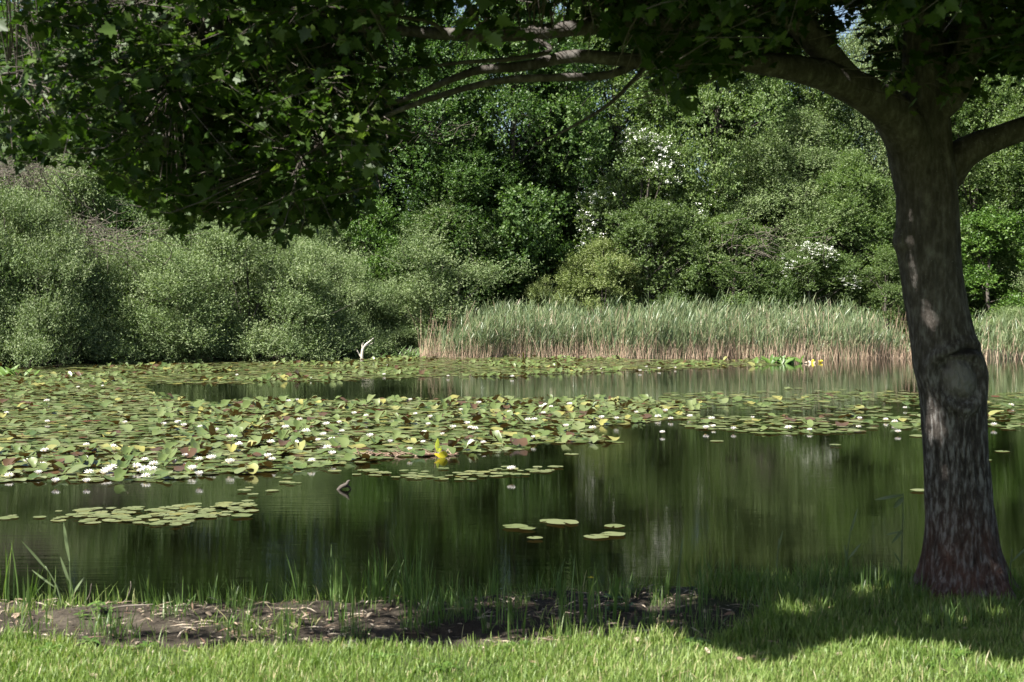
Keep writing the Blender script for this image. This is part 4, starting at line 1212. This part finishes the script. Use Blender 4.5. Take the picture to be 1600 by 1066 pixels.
# ================================================================== NEAR BANK
def blades(name, x, y, H, Wd, mat, label, cat, tintf, lean=.35, kind="stuff", seed=1, bend=.5):
    rg = np.random.default_rng(seed)
    n = len(x)
    B = np.stack([x, y, ground_z(x, y) - .005], -1)
    a = rg.uniform(0, 6.28, n)
    ld = np.stack([np.cos(a), np.sin(a), 0 * a], -1) * np.abs(rg.normal(0, lean, n))[:, None]
    S = np.stack([np.cos(a + 1.57 + rg.normal(0, .5, n)), np.sin(a + 1.57 + rg.normal(0, .5, n)), 0 * a], -1)
    rows = []
    for t_, wf in ((0, .8), (.4, 1), (.75, .7), (1, .08)):
        c = B + H[:, None] * (np.array((0, 0, 1.0)) * (t_ - .18 * bend * t_ ** 3) + ld * (t_ ** (1 + bend)))
        rows += [c - S * (Wd * wf * .5)[:, None], c + S * (Wd * wf * .5)[:, None]]
    V = np.stack(rows, 1).reshape(-1, 3)
    kb = np.arange(n)[:, None] * 8
    Fq = np.concatenate([kb + np.array((0, 1, 3, 2)), kb + np.array((2, 3, 5, 4)), kb + np.array((4, 5, 7, 6))])
    tn = tintf(rg, x, y)
    me = make_mesh(name, V, [Fq], mat, np.tile(tn, 3), smooth=True)
    return obj(name, me, label=label, cat=cat, kind=kind)
rg = np.random.default_rng(66)
nb = 420000
x = rg.uniform(-4.2, 4.6, nb); y = 5.6 + rg.uniform(0, 1, nb) ** 1.0 * 4.1
s = soil_mask(x, y)
e = edge_y(x)
pr = (1 - s) * np.where(y < 7.6, 1.0, .55)
pr = np.where(s > .5, .008 + .16 * sstep(.25, .9, vnoise(x, y, 3, 2.6)) + .12 * sstep(.3, .9, vnoise(x, y, 11, 6)) + .025 * sstep(-.25, .1, y - e), pr)
pr *= y < e + .35
pr *= .35 + .65 * sstep(-.6, .3, vnoise(x, y, 6, 3) + .6 * vnoise(x, y, 1, 8))
ok = rg.uniform(size=nb) < pr
x, y = x[ok], y[ok]
s = soil_mask(x, y); e = edge_y(x)
H = np.clip(rg.normal(.048, .016, len(x)), .015, .12) * (1 + .35 * vnoise(x, y, 0, 2.5))
H = np.where((y > 7.0), H * 1.35, H)
H = np.where((np.abs(s - .5) < .45) | (y > e - .15), H * rg.uniform(.9, 1.6, len(x)), H)
lawn_t = lambda rg, x, y: np.where(rg.uniform(size=len(x)) < .07, 1.0, np.clip(rg.normal(.5, .20, len(x)) + .22 * vnoise(x, y, 0, 1.6) + .16 * vnoise(x, y, 2, 5), 0, .88))
blades("lawn_grass", x, y, H, rg.uniform(.0028, .0055, len(x)), M['grass'], "short bright lawn grass along the near bank", "grass", lawn_t, .45, seed=2)
# lawn outside the frame, coarser
nb = 60000
x = rg.uniform(-9, 9, nb); y = rg.uniform(2.0, 9.0, nb)
ok = ((np.abs(x) > 4.2) | (y < 5.6)) & (y < edge_y(x) + .2) & (rg.uniform(size=nb) > soil_mask(x, y))
x, y = x[ok], y[ok]
blades("lawn_grass", x, y, np.clip(rg.normal(.07, .02, len(x)), .03, .14), rg.uniform(.008, .014, len(x)), M['grass'], "lawn grass of the near bank on either side of the view", "grass", lawn_t, .4, seed=3)

# straw and litter on the bare soil
a = Acc()
rg = np.random.default_rng(12)
n = 5200
x = rg.uniform(-4.2, 2.2, n); y = rg.uniform(7.0, 9.0, n)
ok = (soil_mask(x, y) > .5) & (y < edge_y(x) + .25) & (rg.uniform(size=n) < .35 + .65 * (vnoise(x, y, 1, 2) > 0))
x, y = x[ok], y[ok]; n = len(x)
z = ground_z(x, y) + rg.uniform(.002, .018, n)
an = rg.uniform(0, 6.28, n)
D = np.stack([np.cos(an), np.sin(an) * .8, rg.normal(0, .12, n)], -1)
leaf_quads(a, np.stack([x, y, z], -1), nrm(D), nrm(rand_dirs(rg, n) * .4 + np.array((0, 0, 1))), np.where(rg.uniform(size=n) < .6, rg.uniform(.03, .14, n), rg.uniform(.015, .05, n)), rg.uniform(.003, .014, n), rg.uniform(0, 1, n))
obj("straw_litter", a.mesh("straw_litter", M['straw']), label="dry straw and brown leaf litter scattered on the bare bank", cat="litter", kind="stuff")

# tall grass tufts and reed shoots on the bank: each one a thing
def tuft_mesh(name, n, H, W, spread, lean, seed, mat, droop=.5):
    rg = np.random.default_rng(seed)
    a = Acc()
    for q in range(n):
        b = np.array((rg.normal(0, spread), rg.normal(0, spread), -.01))
        an = rg.uniform(0, 6.28)
        h = H * rg.uniform(.45, 1.1)
        l = abs(rg.normal(0, lean))
        ld = np.array((math.cos(an), math.sin(an), 0)) * l
        s = np.array((-math.sin(an + rg.normal(0, .4)), math.cos(an), 0))
        rows = []
        for t_, wf in ((0, .7), (.3, 1), (.6, .85), (.85, .5), (1, .06)):
            c = b + h * (np.array((0, 0, 1.0)) * (t_ - .2 * droop * l * t_ ** 3) + ld * t_ ** (1 + droop))
            rows += [c - s * W * wf * .5, c + s * W * wf * .5]
        a.add(rows, [(2 * i_, 2 * i_ + 1, 2 * i_ + 3, 2 * i_ + 2) for i_ in range(4)], np.clip(rg.normal(.5, .2), 0, 1))
    return a.mesh(name, mat, True)
TM = [tuft_mesh("grass_tuft", 16, .30, .007, .03, .30, 1, M['tuft']), tuft_mesh("grass_tuft", 9, .36, .009, .025, .18, 2, M['tuft']),
      tuft_mesh("grass_tuft", 26, .20, .006, .05, .45, 3, M['tuft']), tuft_mesh("grass_tuft", 6, .26, .011, .03, .15, 4, M['tuft']), tuft_mesh("grass_tuft", 40, .24, .007, .08, .5, 5, M['tuft'])]
def ground_hit(u, v):
    """first point of the near bank along the line of sight, kept at or above the waterline"""
    yy = np.arange(5.0, 11.0, .02)
    Q = np.array([pt(u, v, q) for q in yy])
    hit = np.nonzero(Q[:, 2] <= ground_z(Q[:, 0], Q[:, 1]))[0]
    yh = yy[hit[0]] if len(hit) else 99.0
    for _ in range(4):      # never beyond the lip of the bank
        xh = (u - 800) / F * min(yh, 9.2)
        yh = min(yh, float(edge_y(np.array(xh))) + .22)
    P = np.array(((u - 800) / F * yh, yh))
    z = float(ground_z(np.array(P[0]), np.array(P[1])))
    return np.array((P[0], P[1], z))
TUFTS = [(10, 945, 1, 1.0), (40, 950, 0, .9), (75, 940, 1, .8), (115, 945, 0, 1), (150, 940, 3, .9), (175, 935, 0, .7), (226, 935, 1, 1.0), (245, 935, 0, .8), (285, 940, 2, .9), (330, 940, 0, .7), (300, 950, 3, .8), (370, 945, 2, .8), (30, 1000, 2, 1), (175, 1000, 3, .7), (195, 1000, 2, .9), (360, 1005, 3, .8),
         (440, 1010, 1, .8), (452, 1015, 3, 1), (470, 945, 0, .9), (455, 940, 2, .8), (530, 975, 3, .9), (548, 980, 1, .8), (525, 940, 0, 1), (590, 940, 0, 1.1), (620, 940, 4, 1.3), (645, 945, 0, 1.25), (665, 950, 1, .9), (640, 985, 1, 1.0), (675, 975, 3, .9), (690, 950, 2, 1), (720, 955, 4, .9), (770, 985, 3, .9), (795, 975, 1, .8), (805, 970, 0, .7),
         (770, 930, 0, .9), (845, 935, 2, 1), (905, 975, 1, 1.0), (925, 980, 1, .95), (945, 975, 3, 1), (880, 985, 3, .8), (870, 930, 0, .8), (960, 935, 0, .9), (975, 930, 2, 1), (1025, 940, 1, .7), (1040, 935, 0, .8), (1075, 960, 3, .9), (1100, 945, 0, .8), (1125, 915, 4, 1.0), (1160, 930, 0, .8), (1175, 935, 3, .8), (1210, 930, 4, 1.0), (1248, 920, 1, .8), (1270, 925, 0, .9), (1310, 915, 4, 1.1), (1335, 920, 2, 1.2), (1370, 930, 4, 1.0), (1400, 925, 0, .9), (1415, 935, 4, .9), (1430, 950, 2, 1), (1240, 945, 2, 1), (1290, 950, 2, 1.1), (1180, 960, 2, 1), (1470, 975, 2, .9), (1500, 985, 4, .8), (1560, 960, 2, .9), (1590, 940, 0, .8)]
rg = np.random.default_rng(9)
for q in range(34):
    TUFTS.append((rg.uniform(15, 1120), rg.uniform(940, 1002), int(rg.choice([0, 2, 2, 3, 4])), rg.uniform(.45, .85)))
for q, (u, v, k, s) in enumerate(TUFTS):
    P = ground_hit(u, v)
    if P[2] < 0: continue
    wh = "at the left end of the bank" if u < 200 else "left of the shade on the bank" if u < 400 else "in the left half of the shaded soil" if u < 700 else "in the middle of the shaded soil" if u < 980 else "where soil meets grass" if u < 1200 else "beside the maple's foot"
    what = ("thin spreading grass tuft", "tall upright grass tuft", "low bushy grass tuft", "sparse broad bladed shoots", "wide dense grass tuft")[k]
    row = "by the water" if v < 938 else "by the lawn" if v > 972 else "halfway up"
    o = obj("grass_tuft", TM[k], None, f"{what} {wh}, {row}", "grass tuft", "grass tufts on the bank", loc=P)
    s *= .85 if v < 938 else 1
    o.scale = (s, s, s * rg.uniform(.8, 1.1)); o.rotation_euler = (0, 0, rg.uniform(0, 6.28))

def reed_plant(u, v, H, leaves, label, lean=(0, 0), mat='reed_leaf'):
    P = ground_hit(u, v)
    a = Acc()
    tip = np.array((lean[0], lean[1], H))
    tube(a, [(0, 0, -.02), tip * .5 + np.array((lean[0] * -.15, 0, 0)), tip], [.005, .004, .002], 6, 6, .45)
    root = thing("reed_shoot", label, "reed", P)
    obj("stem", a.mesh("stem", M[mat], True), root)
    for f, dx, dz, L, W, bend in leaves:
        b = Acc()
        single_leaf(b, tip * f, (dx, -.1, dz), (-dz * .2, -1, .3), L, W, .5, bend=bend, n=8)
        obj("leaf", b.mesh("leaf", M[mat], True), root)
reed_plant(108, 948, .34, [(.95, -.12, 1, .24, .022, .02), (.55, -.35, 1, .17, .018, .05), (.3, .5, .9, .14, .014, .2)], "tall single reed shoot on the left of the bank, rising above the others", (-.01, 0))
reed_plant(95, 950, .24, [(.9, -.6, .8, .22, .014, -.1), (.5, -.9, .7, .16, .012, .1)], "reed shoot leaning left beside the tall single reed", (-.10, 0))
reed_plant(1411, 905, .60, [(.98, -.9, -.1, .17, .022, .3), (.96, -.4, -.45, .09, .03, .2), (.62, -.6, -.75, .11, .02, .1), (.6, -.95, -.15, .1, .012, .3), (.25, -.5, .8, .1, .012, .1)], "reed with drooping dark leaves close to the left side of the maple trunk", (.01, 0))
reed_plant(1322, 905, .42, [(.9, .25, 1, .16, .014, .05), (.5, .6, .8, .13, .012, .1), (.45, -.2, 1, .12, .012, .05)], "faint tall reed shoot over the water, left of the drooping reed", (.04, 0))
reed_plant(1214, 905, .34, [(.8, .2, 1, .12, .01, .05)], "thin reed blade standing over the water right of the centre", (.02, 0))
reed_plant(1058, 900, .30, [(.8, .1, 1, .14, .012, .02)], "solitary reed blade above the bank near the middle", (.03, 0))
reed_plant(1580, 895, .28, [(.7, .7, .7, .2, .014, .3)], "reed blade arching at the right side of the trunk", (.02, 0))
# curved dead stems at the left
def bare(u, v, pts, r, label):
    P = ground_hit(u, v)
    a = Acc()
    tube(a, pts, np.linspace(r, r * .55, len(pts)), 6, 6)
    obj("dead_stalk", a.mesh("dead_stalk", M['twig'], True), label=label, cat="dead stalk", loc=P)
bare(148, 943, [(0, 0, 0), (.10, 0, .05), (.17, 0, .11), (.20, .0, .18), (.20, 0, .22)], .0045, "bent bare stem rising to the right from the sunlit soil")
bare(112, 925, [(0, 0, 0), (.05, 0, .06), (.09, 0, .12), (.105, 0, .19)], .0035, "thin bare stem over the water beside the tall reed shoot")
bare(165, 958, [(-.05, 0, .01), (.08, .02, .035), (.26, .0, .05)], .006, "straight dry stalk lying on the sunlit soil")
# buttercup and leafy weed
P = ground_hit(922, 960)
root = thing("buttercup", "single yellow buttercup above the shaded bank", "flower", P)
a = Acc(); tube(a, [(0, 0, 0), (.008, 0, .12), (.006, 0, .20)], [.003, .0025, .002], 5, 4); obj("stem", a.mesh("stem", M['tuft'], True), root)
a = Acc(); petal_ring(a, 5, .001, .016, .016, .5, .2)
a.V[:] = [v_ + np.array((.006, 0, .19)) for v_ in a.V]
obj("petals", a.mesh("petals", M['butter'], True), root)
for (u, v, lab, sd_) in ((142, 962, "small bright green leafy weed on the sunlit soil", 3), (1300, 905, "leafy green weed at the top of the bank left of the maple", 4), (965, 955, "small dark leafy weed on the shaded soil", 5), (1210, 905, "leafy weed with pointed leaves on the bank right of the middle", 6)):
    rg = np.random.default_rng(sd_)
    a = Acc()
    for q in range(26):
        an = rg.uniform(0, 6.28)
        b = np.array((rg.normal(0, .035), rg.normal(0, .035), rg.uniform(.005, .07)))
        single_leaf(a, b, (math.cos(an), math.sin(an), rg.uniform(.1, .7)), (0, 0, 1), rg.uniform(.03, .06), rg.uniform(.022, .036), rg.uniform(.3, 1), bend=.3, n=5)
    obj("leafy_weed", a.mesh("leafy_weed", M['bright'], True), label=lab, cat="weed", loc=ground_hit(u, v))

rg = np.random.default_rng(71)
WM = []
for k in range(3):
    a = Acc()
    for q in range(14):
        an = rg.uniform(0, 6.28)
        single_leaf(a, (math.cos(an) * .01, math.sin(an) * .01, .012), (math.cos(an), math.sin(an), rg.uniform(.15, .7)), (0, 0, 1), rg.uniform(.035, .075), rg.uniform(.014, .03), rg.uniform(.2, .9), bend=.35, n=5)
    WM.append(a.mesh("lawn_weed", M['bright'], True))
for q in range(26):
    u, v = rg.uniform(0, 1600), rg.uniform(1005, 1064)
    where = "left" if u < 530 else "middle" if u < 1070 else "right"
    o = obj("lawn_weed", WM[q % 3], None, f"low flat leafed weed in the sunlit lawn, {where} part", "weed", "low weeds in the lawn", loc=ground_hit(u, v))
    o.rotation_euler = (0, 0, rg.uniform(0, 6.28)); sc_ = rg.uniform(.7, 1.3); o.scale = (sc_, sc_, sc_)
a = Acc()
for q in range(70):
    P = ground_hit(rg.uniform(-50, 1650), rg.uniform(940, 1064))
    an = rg.uniform(0, 6.28)
    single_leaf(a, P + np.array((0, 0, .02)), (math.cos(an), math.sin(an), rg.normal(0, .2)), (rg.normal(0, .3), rg.normal(0, .3), 1), rg.uniform(.03, .06), rg.uniform(.02, .04), rg.uniform(.1, .7), bend=rg.uniform(-.3, .5), n=5)
obj("fallen_leaves", a.mesh("fallen_leaves", M['straw'], True), label="brown fallen leaves scattered over lawn and soil", cat="leaves", kind="stuff")
